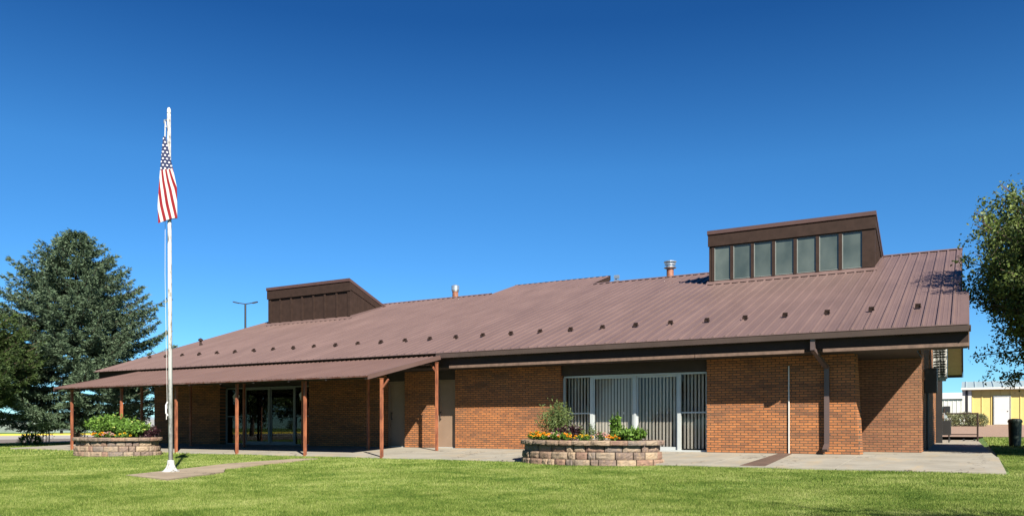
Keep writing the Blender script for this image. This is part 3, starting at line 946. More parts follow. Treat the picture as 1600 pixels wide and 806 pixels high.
# flag: hangs limp, fly end down, folded on itself
def flag():
    NU, NV = 60, 48
    top = pz + H - .60; L = 1.72
    cx = px0 + lean * .8 - .085
    me = bpy.data.meshes.new('flag')
    a = R(YAW)
    rx, ry = .604, .797
    fx, fy = .797, -.604      # towards the open lawn     # flag hangs roughly broadside
    vs = []; uvs = []; ph = []
    for i in range(NU + 1):
        u = i / NU
        z = top - L * u
        wl = .03 + .13 * min(1, u * 1.25) ** .9 - .03 * max(0, u - .6)
        wr = .015 + .22 * min(1, u / .62) ** .9 - .0 * u
        cs = -.005 + .02 * u
        for j in range(NV + 1):
            v = j / NV
            # fold: front sheet v 0..0.62 left->right, back 0.62..0.86 right->left, last left->right
            if v < .62:
                s = v / .62; dpt = 0
            elif v < .84:
                s = 1 - (v - .62) / .22 * .8; dpt = .035
            else:
                s = .2 + (v - .84) / .16 * .7; dpt = .06
            x = cs - wl + (wl + wr) * s
            dep = dpt * min(1, .3 + u) + .018 * math.sin(s * 9 + u * 3) * min(1, u * 2) * (1 if v < .62 else .5)
            zz = z - .10 * u * (1 - s) + .03 * math.sin(u * 5 + s * 4) * u
            vs.append((cx + rx * x + fx * (.17 - dep), py0 - .04 + ry * x + fy * (.17 - dep), zz)); ph.append((x / .080, -zz / .070))
            # shear so the stripes run down and to the right
            uvs.append((u, v + .0))
    fs = [(i * (NV + 1) + j, i * (NV + 1) + j + 1, (i + 1) * (NV + 1) + j + 1, (i + 1) * (NV + 1) + j) for i in range(NU) for j in range(NV)]
    o3 = Vector((cx, py0 - .09, top - L))
    me.from_pydata([(p[0] - o3.x, p[1] - o3.y, p[2] - o3.z) for p in vs], [], fs)
    uvl = me.uv_layers.new(name='UVMap')
    for lp in me.loops:
        uvl.data[lp.index].uv = uvs[lp.vertex_index]
    uv2 = me.uv_layers.new(name='cloth_size')
    for lp in me.loops:
        uv2.data[lp.index].uv = ph[lp.vertex_index]
    for p in me.polygons: p.use_smooth = True
    M = Mat('flag_cloth')
    um = M.n('ShaderNodeUVMap'); um.uv_map = 'cloth_size'
    sp2 = M.n('ShaderNodeSeparateXYZ'); M.l(um.outputs[0], sp2.inputs[0])
    um1 = M.n('ShaderNodeUVMap'); um1.uv_map = 'UVMap'
    sp = M.n('ShaderNodeSeparateXYZ'); M.l(um1.outputs[0], sp.inputs[0])
    U, V = sp.outputs[0], sp.outputs[1]
    # cloth coordinate across the hoist, sheared by the drape
    Vs = M.math('ADD', V, M.math('MULTIPLY', U, -.50))
    Vs = M.math('ADD', Vs, .42)
    st = M.math('FRACT', M.math('MULTIPLY', Vs, 5.6))
    red = M.math('GREATER_THAN', st, .5)
    col = M.mix(c4(.44, .43, .42), c4(.17, .004, .010), red)
    cant = M.math('LESS_THAN', M.math('SUBTRACT', U, M.math('MULTIPLY', V, -.05)), .40)
    # stars in staggered rows
    a1 = M.math('ADD', sp2.outputs[1], 200.0); b1 = M.math('ADD', sp2.outputs[0], 100.0)
    row = M.math('FLOOR', a1)
    odd = M.math('MULTIPLY', M.math('MODULO', row, 2.0), .5)
    fu = M.math('SUBTRACT', M.math('FRACT', a1), .5)
    fv = M.math('SUBTRACT', M.math('FRACT', M.math('ADD', b1, odd)), .5)
    # five pointed star
    ang = M.math('ARCTAN2', fv, fu)
    rr = M.math('SQRT', M.math('ADD', M.math('MULTIPLY', fu, fu), M.math('MULTIPLY', fv, fv)))
    lim = M.math('ADD', .25, M.math('MULTIPLY', M.math('COSINE', M.math('MULTIPLY', ang, 5.0)), .08))
    star = M.math('LESS_THAN', rr, lim)
    ccol = M.mix(c4(.012, .018, .065), c4(.5, .5, .52), star)
    M.col(M.mix(col, ccol, cant))
    M.rough(.75, .2)
    me.materials.append(M.m)
    o = place('flag', me, None, o3)
    return tag(o, 'limp red, white and blue stars and stripes flag hanging from the white flagpole', 'flag')
flag()

# ------------------------------------------------------------------ planters
MB2 = Mat('planter_block')
g_ = MB2.n('ShaderNodeNewGeometry')
vc = MB2.coord()
ra = g_.outputs['Random Per Island']
n1 = MB2.noise(vc, 6, 5, .65)
cc = MB2.ramp(ra, [(0.0, c4(0.248, 0.167, 0.118)), (0.2, c4(0.167, 0.124, 0.105)), (0.4, c4(0.279, 0.211, 0.155)), (0.6, c4(0.211, 0.124, 0.093)), (0.8, c4(0.149, 0.130, 0.118)), (1.0, c4(0.310, 0.236, 0.167))])
cc = MB2.mix(cc, c4(0.078, 0.060, 0.048), MB2.math('MULTIPLY', MB2.ramp(n1, [(0.50, (0, 0, 0)), (0.66, (1, 1, 1))]), .6))
cc = MB2.mix(cc, c4(0.338, 0.234, 0.143), MB2.math('MULTIPLY', MB2.ramp(MB2.noise(vc, 11, 4, .6), [(0.5, (0, 0, 0)), (0.65, (1, 1, 1))]), .4))
MB2.col(cc); MB2.rough(.9, .2)
MB2.bump(MB2.noise(vc, 28, 5, .7), .9, .02)
MT['block'] = MB2.m

def planter(cx, cy, a, b, z0, label, seed):
    r_ = random.Random(seed)
    P = empty('stone_planter', (cx, cy, z0), label, 'planter', 'planters of stacked stone blocks')
    hts = [.170, .170, .155, .115]
    sb = [0.0, .03, .085, -.015]
    z = z0
    for ci, (h, s) in enumerate(zip(hts, sb)):
        m = MB()
        aa, bb = a - s, b - s
        N = 360
        pts = [(aa * math.cos(2 * math.pi * i / N), bb * math.sin(2 * math.pi * i / N)) for i in range(N + 1)]
        cum = [0]
        for i in range(N): cum.append(cum[-1] + math.dist(pts[i], pts[i + 1]))
        tot = cum[-1]
        lens = []
        cap = ci == 3
        while sum(lens) < tot - (.3 if not cap else .35):
            lens.append(r_.choice([.20, .30, .42, .46]) if not cap else r_.uniform(.34, .48))
        k = tot / sum(lens); lens = [l * k for l in lens]
        at = lambda q: (lambda th: th)(float(np.interp(q % tot, cum, np.linspace(0, 2 * math.pi, N + 1))))
        s0 = r_.uniform(0, .3)
        for l in lens:
            gap = .005 if cap else .011
            t0, t1 = at(s0 + gap), at(s0 + l - gap)
            if t1 < t0: t1 += 2 * math.pi
            jit = r_.uniform(-.014, .014) if not cap else r_.uniform(-.006, .006)
            dep = .26 if cap else .22
            nn = 6
            zz0, zz1 = z + .004, z + h - .004
            vv_ = []
            rows = 5
            for i in range(nn + 1):
                th = t0 + (t1 - t0) * i / nn
                nrm = Vector((math.cos(th) / aa, math.sin(th) / bb, 0)).normalized()
                base = Vector((cx + aa * math.cos(th), cy + bb * math.sin(th), 0))
                for j in range(rows):
                    v_ = j / (rows - 1)
                    e = (.0 if 0 < i < nn else -.020) + (.0 if 0 < j < rows - 1 else -.011)
                    o_ = jit + e + (r_.uniform(-.006, .010) if 0 < i < nn and 0 < j < rows - 1 else 0)
                    p = base + nrm * o_
                    vv_.append((p.x, p.y, zz0 + (zz1 - zz0) * v_))
                pb = base - nrm * dep
                vv_.append((pb.x, pb.y, zz1)); vv_.append((pb.x, pb.y, zz0))
            C = rows + 2
            ff = []
            for i in range(nn):
                for j in range(C):
                    ff.append((i * C + j, i * C + (j + 1) % C, (i + 1) * C + (j + 1) % C, (i + 1) * C + j))
            ff.append(tuple(range(C))[::-1]); ff.append(tuple(nn * C + j for j in range(C)))
            m.add(vv_, ff)
            s0 += l
        m.build('cap_course' if cap else 'stone_course', MT['block'], P)
        z += h
    N = 40
    m = MB().prism_z([(cx + (a - .22) * math.cos(2 * math.pi * i / N), cy + (b - .22) * math.sin(2 * math.pi * i / N)) for i in range(N)], z0, z - .03)
    m.build('soil', MT['soil'], P)
    return z - .03

# plants -------------------------------------------------------------
rs = np.random.default_rng(5)
def leaves(centers, size, aspect=.5, up=0.3, seed=0, fold=False, dirs=None):
    r_ = np.random.default_rng(seed)
    n = len(centers)
    d = r_.normal(size=(n, 3)); d[:, 2] += up
    if dirs is not None: d = dirs + r_.normal(size=(n, 3)) * np.array([.4, .4, .5])
    d /= np.linalg.norm(d, axis=1)[:, None] + 1e-9
    q = r_.normal(size=(n, 3))
    a = np.cross(d, q); a /= np.linalg.norm(a, axis=1)[:, None] + 1e-9
    s = size * r_.uniform(.6, 1.3, n)[:, None]
    c = np.asarray(centers)
    p0 = c; p2 = c + d * s
    mid = c + d * s * .45
    nn = np.cross(d, a)
    p1 = mid + a * s * aspect * .5 + nn * s * .06
    p3 = mid - a * s * aspect * .5 + nn * s * .06
    return np.stack([p0, p1, p2, p3], 1)

def put_fast(name, verts, k, mat, parent, origin=None, smooth=False):
    off = wloc(parent) if parent is not None else Vector(origin or (0, 0, 0))
    me = fast_mesh(name, verts - np.array(off), k, mat)
    return place(name, me, parent, None if parent is not None else off)

MT['leaf_g'] = leafmat('leaf_green', c4(.035, .085, .012), c4(.15, .27, .04), .3, patch=3)
MT['leaf_olive'] = leafmat('leaf_olive', c4(.04, .07, .02), c4(.17, .22, .07), .3, patch=3)
MT['leaf_purple'] = leafmat('leaf_purple', c4(.010, .005, .008), c4(.05, .015, .02), .1, patch=3)
MT['pet_orange'] = leafmat('petal_orange', c4(.55, .10, .005), c4(.85, .42, .012), .2, patch=4)
MT['pet_yellow'] = leafmat('petal_yellow', c4(.65, .34, .01), c4(.75, .52, .03), .2, patch=4)
MT['pet_pink'] = leafmat('petal_pink', c4(.42, .18, .16), c4(.60, .38, .35), .2, patch=4)
MT['pet_lime'] = leafmat('petal_lime', c4(.45, .55, .10), c4(.75, .80, .30), .2, patch=4)

def bush(name, x, y, z, r, h, n, mat, size, label, cat, group=None, shape='dome', petals=None, npet=0, psize=.022, aspect=.5, seed=1):
    P = empty(name, (x, y, z), label, cat, group)
    r_ = np.random.default_rng(seed)
    # stems
    st = MB()
    tips = []
    ns = max(5, int(n / 130))
    for i in range(ns):
        an = r_.uniform(0, 2 * math.pi); rr = r * math.sqrt(r_.uniform(0, 1)) * (.9 if shape == 'dome' else .75)
        hh = h * (1 - .45 * (rr / r) ** 2) * r_.uniform(.75, 1.0)
        if shape == 'spike': hh = h * r_.uniform(.5, 1.0) * (1 - .6 * rr / r)
        p0 = Vector((x + rr * .25 * math.cos(an), y + rr * .25 * math.sin(an), z))
        p2 = Vector((x + rr * math.cos(an), y + rr * math.sin(an), z + hh))
        p1 = (p0 + p2) / 2 + Vector((0, 0, hh * .12))
        st.tube([p0, p1, p2], [.006, .005, .003], 4)
        tips.append((p0, p1, p2))
    st.build('stem', MT['leaf_olive'], P)
    T = np.array([[list(a), list(b), list(c)] for a, b, c in tips])
    k = r_.integers(0, ns, n); t = r_.beta(2.2, 1.1, n)[:, None]
    c = (1 - t) ** 2 * T[k, 0] + 2 * t * (1 - t) * T[k, 1] + t ** 2 * T[k, 2]
    c += r_.normal(size=(n, 3)) * np.array([r, r, h]) * .10
    c[:, 2] = np.maximum(c[:, 2], z + .01)
    put_fast('foliage', leaves(c, size, aspect, .3, seed + 9), 4, mat, P)
    if petals is not None:
        kk = r_.integers(0, ns, npet)
        allp = []
        for q in kk:
            an, rr = r_.uniform(0, 6.28), r * math.sqrt(r_.uniform(0, 1))
            cen = np.array([x + rr * math.cos(an), y + rr * math.sin(an), z + h * (1 - .4 * (rr / r) ** 2) * r_.uniform(.75, 1.08)])
            m_ = 26
            dd = r_.normal(size=(m_, 3)); dd[:, 2] = np.abs(dd[:, 2]) + .1
            dd /= np.linalg.norm(dd, axis=1)[:, None]
            allp.append(leaves(cen + dd * psize * .2, psize * 1.0, .8, 0, int(r_.integers(1e6)), dirs=dd * 2))
        put_fast('blossoms', np.concatenate(allp), 4, petals, P)
    return P

RPX, RPY = -8.0, 17.9
zt = planter(RPX, RPY, 1.83, 1.14, z_at(RPX, 16.9) - .02, 'oval planter of stacked stone blocks in front of the white-blinded glass doors', 3)
LPX, LPY = -23.75, 16.0
zt2 = planter(LPX, LPY, 1.62, 1.1, z_at(LPX, 15) - .01, 'oval planter of stacked stone blocks left of the flagpole beside the canopy posts', 8)
MG = 'marigolds along the planter edge'
bush('leafy_bush', RPX - 1.0, RPY + .15, zt, .52, .96, 3400, MT['leaf_olive'], .075, 'tall wispy olive green bush in the left part of the right planter', 'bush', aspect=.28, seed=3)
bush('marigold_plant', RPX - 1.33, RPY - .30, zt, .24, .22, 700, MT['leaf_g'], .05, 'orange marigolds at the left end of the right planter', 'flower', None, petals=MT['pet_orange'], npet=26, psize=.034, seed=4)
bush('marigold_plant', RPX - .95, RPY - .58, zt, .22, .19, 700, MT['leaf_g'], .05, 'orange and yellow marigolds in front of the wispy bush', 'flower', None, petals=MT['pet_orange'], npet=22, psize=.034, seed=5)
bush('marigold_plant', RPX - 1.15, RPY - .42, zt, .20, .15, 400, MT['leaf_g'], .05, 'small yellow marigolds among the orange ones beside the wispy bush', 'flower', None, petals=MT['pet_yellow'], npet=10, psize=.03, seed=6)
bush('purple_plant', RPX - .45, RPY - .25, zt, .36, .40, 1100, MT['leaf_purple'], .075, 'dark purple leaved plant behind the marigolds in the right planter', 'plant', seed=7)
bush('marigold_plant', RPX - .30, RPY - .72, zt, .22, .20, 650, MT['leaf_g'], .05, 'orange marigolds below the dark purple plant', 'flower', None, petals=MT['pet_orange'], npet=12, psize=.033, seed=8)
bush('pink_flower', RPX - .58, RPY - .70, zt, .20, .22, 600, MT['leaf_g'], .05, 'pale pink flowers between two clumps of orange marigolds', 'flower', petals=MT['pet_pink'], npet=10, psize=.03, seed=9)
bush('slender_plant', RPX - .02, RPY - .1, zt, .26, .46, 450, MT['leaf_olive'], .06, 'thin airy green plant near the middle of the right planter', 'plant', aspect=.3, seed=10)
bush('marigold_plant', RPX + .18, RPY - .78, zt, .24, .15, 500, MT['leaf_g'], .05, 'low yellow flowers at the middle front edge of the right planter', 'flower', None, petals=MT['pet_yellow'], npet=14, psize=.028, seed=11)
bush('pink_flower', RPX + .52, RPY - .62, zt, .22, .20, 500, MT['leaf_olive'], .05, 'pale pink flowers right of the low yellow ones', 'flower', petals=MT['pet_pink'], npet=12, psize=.03, seed=12)
bush('marigold_plant', RPX + .82, RPY - .62, zt, .20, .14, 450, MT['leaf_g'], .05, 'bright orange marigolds at the foot of the tall climbing plant', 'flower', None, petals=MT['pet_orange'], npet=14, psize=.036, seed=13)
bush('tall_plant', RPX + .72, RPY - .05, zt, .20, .80, 800, MT['leaf_g'], .085, 'tall narrow green plant rising in front of the white blinds', 'plant', shape='spike', aspect=.6, seed=14)
bush('leafy_plant', RPX + 1.15, RPY - .25, zt, .40, .30, 1400, MT['leaf_g'], .11, 'bright green leafy plant filling the right end of the planter', 'plant', aspect=.35, petals=MT['pet_lime'], npet=6, psize=.03, seed=15)
# left planter
bush('leafy_bush', LPX - .35, LPY + .05, zt2, 1.0, .70, 5200, MT['leaf_g'], .10, 'big rounded green bush filling the left planter', 'bush', aspect=.5, petals=MT['pet_lime'], npet=8, psize=.04, seed=21)
bush('leafy_plant', LPX + .62, LPY + .15, zt2, .70, .52, 3000, MT['leaf_g'], .10, 'low bright green plant on the right side of the left planter', 'plant', aspect=.5, petals=MT['pet_lime'], npet=8, psize=.04, seed=22)
bush('purple_plant', LPX + 1.15, LPY + .35, zt2, .30, .34, 700, MT['leaf_purple'], .09, 'dark purple plant at the right end of the left planter', 'plant', seed=23)
bush('marigold_plant', LPX + .25, LPY - .80, zt2, .26, .18, 500, MT['leaf_g'], .05, 'orange marigolds at the front left of the left planter', 'flower', None, petals=MT['pet_orange'], npet=14, psize=.036, seed=24)
bush('pink_flower', LPX + .62, LPY - .72, zt2, .18, .18, 350, MT['leaf_g'], .05, 'pale pink flowers between marigolds in the left planter', 'flower', petals=MT['pet_pink'], npet=8, psize=.036, seed=25)
bush('marigold_plant', LPX + 1.0, LPY - .50, zt2, .22, .16, 450, MT['leaf_g'], .05, 'orange and yellow marigolds at the front right of the left planter', 'flower', None, petals=MT['pet_yellow'], npet=10, psize=.036, seed=26)

# ------------------------------------------------------------------ lawn blades
def inpoly(x, y, poly):
    inside = np.zeros(len(x), bool)
    n = len(poly); j = n - 1
    for i in range(n):
        xi, yi = poly[i]; xj, yj = poly[j]
        c = ((yi > y) != (yj > y)) & (x < (xj - xi) * (y - yi) / (yj - yi + 1e-12) + xi)
        inside ^= c; j = i
    return inside
def blades(t0, t1, dens, hgt, wid, seed):
    r_ = np.random.default_rng(seed)
    area = 1.0 * .76 * (t1 ** 2 - t0 ** 2)
    n = int(area * dens)
    t = np.sqrt(r_.uniform(t0 ** 2, t1 ** 2, n)); u = r_.uniform(-.76, .76, n)
    a = R(YAW)
    x = (-math.sin(a) + u * math.cos(a)) * t; y = (math.cos(a) + u * math.sin(a)) * t
    ok = (y < 17.60) | (x > .72 + 0 * y) & (y < 46) | (x < -33.3) & (x > -44)
    ok &= ~inpoly(x, y, pp)
    for cx, cy, A, Bq in ((RPX, RPY, 1.78, 1.09), (LPX, LPY, 1.56, 1.04)):
        ok &= ((x - cx) / A) ** 2 + ((y - cy) / Bq) ** 2 > 1
    x, y = x[ok], y[ok]; n = len(x)
    z = terr(x, y)
    an = r_.uniform(0, 2 * math.pi, n)
    # length varies in soft patches
    pat = .75 + .25 * np.sin(x * 1.7 + 2 * np.sin(y * .9)) * np.sin(y * 2.1 + np.sin(x))
    h = hgt * r_.uniform(.55, 1.25, n) * pat; ww = wid * r_.uniform(.7, 1.3, n)
    la = r_.uniform(0, 2 * math.pi, n); ll = h * r_.uniform(.1, .8, n)
    p0 = np.stack([x - np.cos(an) * ww, y - np.sin(an) * ww, z - .005], 1)
    p1 = np.stack([x + np.cos(an) * ww, y + np.sin(an) * ww, z - .005], 1)
    p2 = np.stack([x + np.cos(la) * ll, y + np.sin(la) * ll, z + h], 1)
    return np.stack([p0, p1, p2], 1)
tri = np.concatenate([blades(8.0, 12.5, 6500, .042, .0036, 1), blades(12.5, 18, 3000, .043, .0052, 2), blades(18, 26, 1100, .045, .009, 3), blades(26, 46, 160, .07, .02, 4)])
gb = place('grass', fast_mesh('grass', tri, 3, MT['blades']))
tag(gb, 'short mown green lawn grass in front of the building', 'grass', kind='stuff')

# ------------------------------------------------------------------ trees
MT['needle_blue'] = leafmat('needles_bluegreen', c4(.018, .040, .022), c4(.125, .180, .105), .08, .6, .5)
MT['needle_green'] = leafmat('needles_green', c4(.014, .032, .010), c4(.075, .115, .03), .08, .6, .5)
MT['leaf_tree'] = leafmat('leaves_tree', c4(.030, .06, .014), c4(.165, .215, .055), .25, .5, .5)

def conifer(name, x, y, prof, mat, seed, label, nb=260, size=.16, hang=.35, lumpy=.25):
    z0 = z_at(x, y)
    T = empty(name, (x, y, z0), label, 'tree')
    r_ = np.random.default_rng(seed)
    zs_, rs_ = zip(*prof)
    top = zs_[-1]
    MB().tube([(x, y, z0 - .1), (x + .05, y, z0 + top * .5), (x, y, z0 + top * .97)], [.22, .13, .02], 10).build('trunk', MT['bark'], T)
    lim = MB(); cen = []; dirs = []
    nper = 10
    for i in range(nb):
        wh = i // nper; nw = nb / nper
        hz = zs_[0] + (top - zs_[0]) * ((wh + .5) / nw) ** .92 + r_.normal() * .07
        hz = min(max(hz, zs_[0]), top - .05)
        L = float(np.interp(hz, zs_, rs_)) * (1 - lumpy + 1.2 * lumpy * r_.uniform())
        an = (i % nper) * 2 * math.pi / nper + wh * .9 + r_.uniform(-.3, .3)
        d = Vector((math.cos(an), math.sin(an), 0))
        rise = .15 + .45 * (hz / top) ** 2
        start = Vector((x, y, z0 + hz - .15 * L * rise))
        pts = []
        for k in range(7):
            s = k / 6
            zz = rise * L * s * .55 - hang * L * .32 * math.sin(s * math.pi * .75) + .12 * L * s ** 3
            pts.append(start + d * L * s + Vector((0, 0, zz)))
        lim.tube([pts[0], pts[2], pts[4], pts[6]], [.035, .025, .015, .006], 5, cap=False)
        side = Vector((-d.y, d.x, 0))
        nt_ = int(8 + L * 8)
        for q in range(nt_):
            s = .18 + .82 * (q + r_.uniform()) / nt_
            f = s * 6; k = min(int(f), 5); P0 = pts[k].lerp(pts[k + 1], f - k)
            sg_ = 1 if q % 2 else -1
            tl = (.20 + .34 * L * (1 - s)) * r_.uniform(.6, 1.2)
            tl = min(tl, 1.0)
            td = (d * r_.uniform(.4, .9) + side * sg_ * r_.uniform(.5, 1.0) + Vector((0, 0, r_.uniform(-.16, .12)))).normalized()
            if s > .93: td = (d + Vector((0, 0, .35)) + side * r_.uniform(-.3, .3)).normalized()
            m_ = int(12 + tl * 46)
            ss = r_.uniform(.05, 1, m_)
            base = np.array(P0)[None] + np.array(td)[None] * (ss * tl)[:, None]
            base[:, 2] -= .10 * ss ** 2 * tl
            base += r_.normal(size=base.shape) * np.array([.04, .04, .028])
            cen.append(base); dirs.append(np.repeat(np.array(td)[None], m_, 0))
    lim.build('branch_frame', MT['bark'], T)
    c = np.concatenate(cen); dd = np.concatenate(dirs)
    c = c[c[:, 2] > z0 + .15] if False else c
    put_fast('crown', leaves(c, size, .26, 0, seed + 2, dirs=dd), 4, mat, T)
    return T
conifer('spruce_tree', -36.9, 22.7, [(.9, 3.6), (1.8, 4.6), (4.0, 4.5), (5.6, 4.1), (6.7, 3.7), (7.9, 2.7), (8.8, 1.7), (9.5, .9), (10.1, .2)], MT['needle_blue'], 11, 'large blue-green spruce rising behind the left end of the roof', nb=230, size=.15)
conifer('pine_tree', -36.6, 17.9, [(1.9, 2.2), (2.8, 3.2), (4.0, 3.0), (5.0, 2.2), (5.8, .5)], MT['needle_green'], 12, 'yellower green pine at the left edge in front of the spruce', nb=130, size=.14)

def broadleaf(name, x, y, hgt, cz, rad, rz, n, label, seed, mat, lsize=.085, prune=False, nclump=150):
    z0 = z_at(x, y)
    T = empty(name, (x, y, z0), label, 'tree')
    r_ = np.random.default_rng(seed)
    fork = z0 + cz - rz * .75
    MB().tube([(x, y, z0 - .1), (x + .05, y - .05, z0 + (fork - z0) * .6), (x, y, fork + .3)], [.24, .19, .15], 10).build('trunk', MT['bark'], T)
    lim = MB(); cen = []
    C = Vector((x, y, z0 + cz))
    def pruned(q):
        q = np.atleast_2d(q); t_ = np.maximum(24.3 - q[:, 1], 0) / .508
        xs_ = q[:, 0] - t_ * .605; zs_ = q[:, 2] - t_ * .613
        t2 = np.maximum(30 - q[:, 1], 0) / .508
        xa_ = q[:, 0] - t2 * .605; za_ = q[:, 2] - t2 * .613
        return ((q[:, 1] < 24.3) & (xs_ < -.9) & (zs_ > -.1) & (zs_ < 3.4)) | ((xa_ < -.5) & (xa_ > -1.05) & (za_ > 2.3) & (za_ < 3.45))
    for i in range(nclump):
        d = r_.normal(size=3); d /= np.linalg.norm(d)
        rr = r_.uniform(.45, 1.0) ** .6
        rr *= 1 + .16 * math.sin(3 * math.atan2(d[1], d[0]) + seed) * abs(d[2] - .3)
        e = C + Vector((d[0] * rad * rr, d[1] * rad * rr, d[2] * rz * rr))
        if prune and pruned(np.array(e))[0]: continue
        s = Vector((x, y, fork))
        md = s.lerp(e, .5) + Vector((0, 0, .35 if e.z > s.z else .5))
        tr = [s, s.lerp(md, .7), md.lerp(e, .45), e]
        e2 = e + (e - md).normalized() * .35
        lim.tube(tr + [e2], [.06, .045, .025, .012, .005], 5, cap=False)
        for k in range(8):
            b0 = md.lerp(e, r_.uniform(.2, 1.0))
            td = Vector(r_.normal(size=3)); td.normalize()
            tl = r_.uniform(.4, .95)
            b1 = b0 + td * tl + Vector((0, 0, -.12 * tl))
            lim.tube([b0, b1], [.008, .003], 4, cap=False)
            m_ = max(1, int(n / nclump / 9))
            ss = r_.uniform(.15, 1.05, m_)
            pts = np.array(b0)[None] + (np.array(b1) - np.array(b0))[None] * ss[:, None] + r_.normal(size=(m_, 3)) * .08
            cen.append(pts)
        m_ = max(1, int(n / nclump / 9))
        cen.append(np.array(e)[None] + r_.normal(size=(m_, 3)) * .14)
    lim.build('branch_frame', MT['bark'], T)
    c = np.concatenate(cen)
    if prune: c = c[~pruned(c)]
    put_fast('crown', leaves(c, lsize, .55, -.1, seed + 3), 4, mat, T)
    return T
broadleaf('shade_tree', 4.5, 25.8, 9, 4.95, 4.6, 3.35, 400000, 'leafy olive green tree overhanging the right end of the roof', 31, MT['leaf_tree'], nclump=640, lsize=.095, prune=True)
broadleaf('front_tree', 6.3, 4.0, 8, 5.2, 2.6, 2.4, 14000, 'leafy tree standing beyond the right edge that shades the lawn corner', 32, MT['leaf_tree'], nclump=110)

for k, (tx_, ty_, lab) in enumerate(((-30, -17, 'unseen leafy tree added across the lawn opposite the left sliding door'), (-17, -19, 'unseen leafy tree added across the lawn opposite the doors'), (8, -22, 'unseen leafy tree added across the lawn opposite the planter'), (-60, -2, 'nearest of the unseen leafy trees added on the far side of the street'), (-60, -10, 'middle unseen leafy tree added on the far side of the street'), (-61, -18, 'farthest unseen leafy tree added on the far side of the street'))):
    broadleaf('reflection_tree', tx_, ty_, 9, 5.2, 4.6, 4.2, 16000, lab, 60 + k, MT['leaf_tree'], lsize=.24, nclump=130)  # unseen trees added for the glass to reflect and to cut sky light

# ------------------------------------------------------------------ background right
YB = empty('yellow_building', (6, 73, .8), 'yellow metal shed with pale ribbed roof and white door at the right edge', 'building')
MT['yellow'] = simple('yellow_cladding', c4(.55, .43, .15), .5, .04, 2)
MT['paleroof'] = simple('pale_roof', c4(.34, .42, .43), .4, .08, 2, metal=.2)
m = MB()
x0, x1 = .35, 18.0
n = int((x1 - x0) / .61)
prof = []
for i in range(n):
    c = x0 + i * (x1 - x0) / n
    prof += [(c, 71.5), (c + .03, 71.45), (c + .08, 71.45), (c + .11, 71.5)]
prof.append((x1, 71.5))
v = [(a, b, .75) for a, b in prof] + [(a, b, 3.68) for a, b in prof]
N = len(prof)
def inside_door(a): return 1.80 < a < 2.90
f = [(i, i + 1, N + i + 1, N + i) for i in range(N - 1)]
m.add(v, f)
m.box(x0, x1, 71.55, 80, .75, 3.68)
m.build('wall', MT['yellow'], YB)
MB().box(-.28, .34, 71.6, 80, .75, 3.66).box(.1, .34, 71.35, 71.59, .75, 3.66).box(-.28, -.08, 71.35, 71.59, .75, 3.66).build('white_wall', MT['white'], YB)
MB().box(-.04, .06, 71.3, 71.42, .75, 3.66).build('downspout', MT['black'], YB)
zyr = lambda y: 3.68 + .14 * (y - 71)
m = MB(); v, f = ribbed(-.34, 18.2, 71.1, 76, zyr, pitch=.61, h=.06, wb=.1, wtp=.06, minor=False); m.add(v, f)
v, f = ribbed(-.34, 18.2, 76, 80.5, lambda y: zyr(76) - .14 * (y - 76), pitch=.61, h=.06, wb=.1, wtp=.06, minor=False); m.add(v, f)
m.build('roof', MT['paleroof'], YB)
MB().box(-.37, 18.2, 70.98, 71.1, 3.52, 3.68).build('gutter', MT['white'], YB)
D = MB().box(1.86, 2.86, 71.40, 71.45, .84, 2.96).build('door', MT['white'], YB)
MB().box(2.72, 2.78, 71.35, 71.40, 1.85, 1.91).build('handle', MT['galv'], D)
MB().box(1.79, 1.859, 71.38, 71.455, .8, 3.02).box(2.861, 2.93, 71.38, 71.455, .8, 3.02).box(1.859, 2.861, 71.38, 71.455, 2.961, 3.02).build('door_frame', MT['galv'], YB)

WB = empty('white_building', (-8, 105, .8), 'long white metal building far behind the gate', 'building')
m = MB(); v, f = [], []
prof = []
for i in range(46):
    c = -19 + i * .42
    prof += [(c, 100), (c + .03, 99.96), (c + .08, 99.96), (c + .11, 100)]
N = len(prof)
m.add([(a, b, .75) for a, b in prof] + [(a, b, 3.7) for a, b in prof], [(i, i + 1, N + i + 1, N + i) for i in range(N - 1)])
m.box(-19, 0, 100.05, 112, .75, 3.7); m.build('wall', MT['white'], WB)
MB().prism_x([(99.8, 3.7), (106, 4.6), (112.2, 3.7)], -19.2, .2).build('roof', MT['white'], WB)
for xa in (-3.1, -2.25):
    MB().box(xa, xa + .7, 99.93, 99.955, 2.2, 2.9).build('window', MT['black'], WB)
# pickup truck
PT = empty('pickup_truck', (-3.6, 84, .8), 'white pickup truck parked between the brick building and the far white building', 'pickup truck')
MB().prism_x([(83.1, 1.15), (84.9, 1.15), (84.9, 1.75), (83.1, 1.75)], -6.6, -1.2).build('body', MT['white'], PT, bevel=.06)
m = MB().hexa([(-4.8, 83.2, 1.76), (-2.6, 83.2, 1.76), (-2.6, 84.8, 1.76), (-4.8, 84.8, 1.76), (-4.5, 83.35, 2.4), (-2.9, 83.35, 2.4), (-2.9, 84.65, 2.4), (-4.5, 84.65, 2.4)])
m.build('cab', MT['white'], PT, bevel=.05)
MB().hexa([(-4.6, 83.17, 1.85), (-2.8, 83.17, 1.85), (-2.8, 83.24, 1.85), (-4.6, 83.24, 1.85), (-4.42, 83.28, 2.3), (-3.0, 83.28, 2.3), (-3.0, 83.34, 2.3), (-4.42, 83.34, 2.3)]).build('side_window', MT['black'], PT)
for xa in (-5.6, -2.1):
    MB().tube([(xa, 83.0, 1.17), (xa, 83.25, 1.17)], .38, 20).build('wheel', MT['black'], PT)
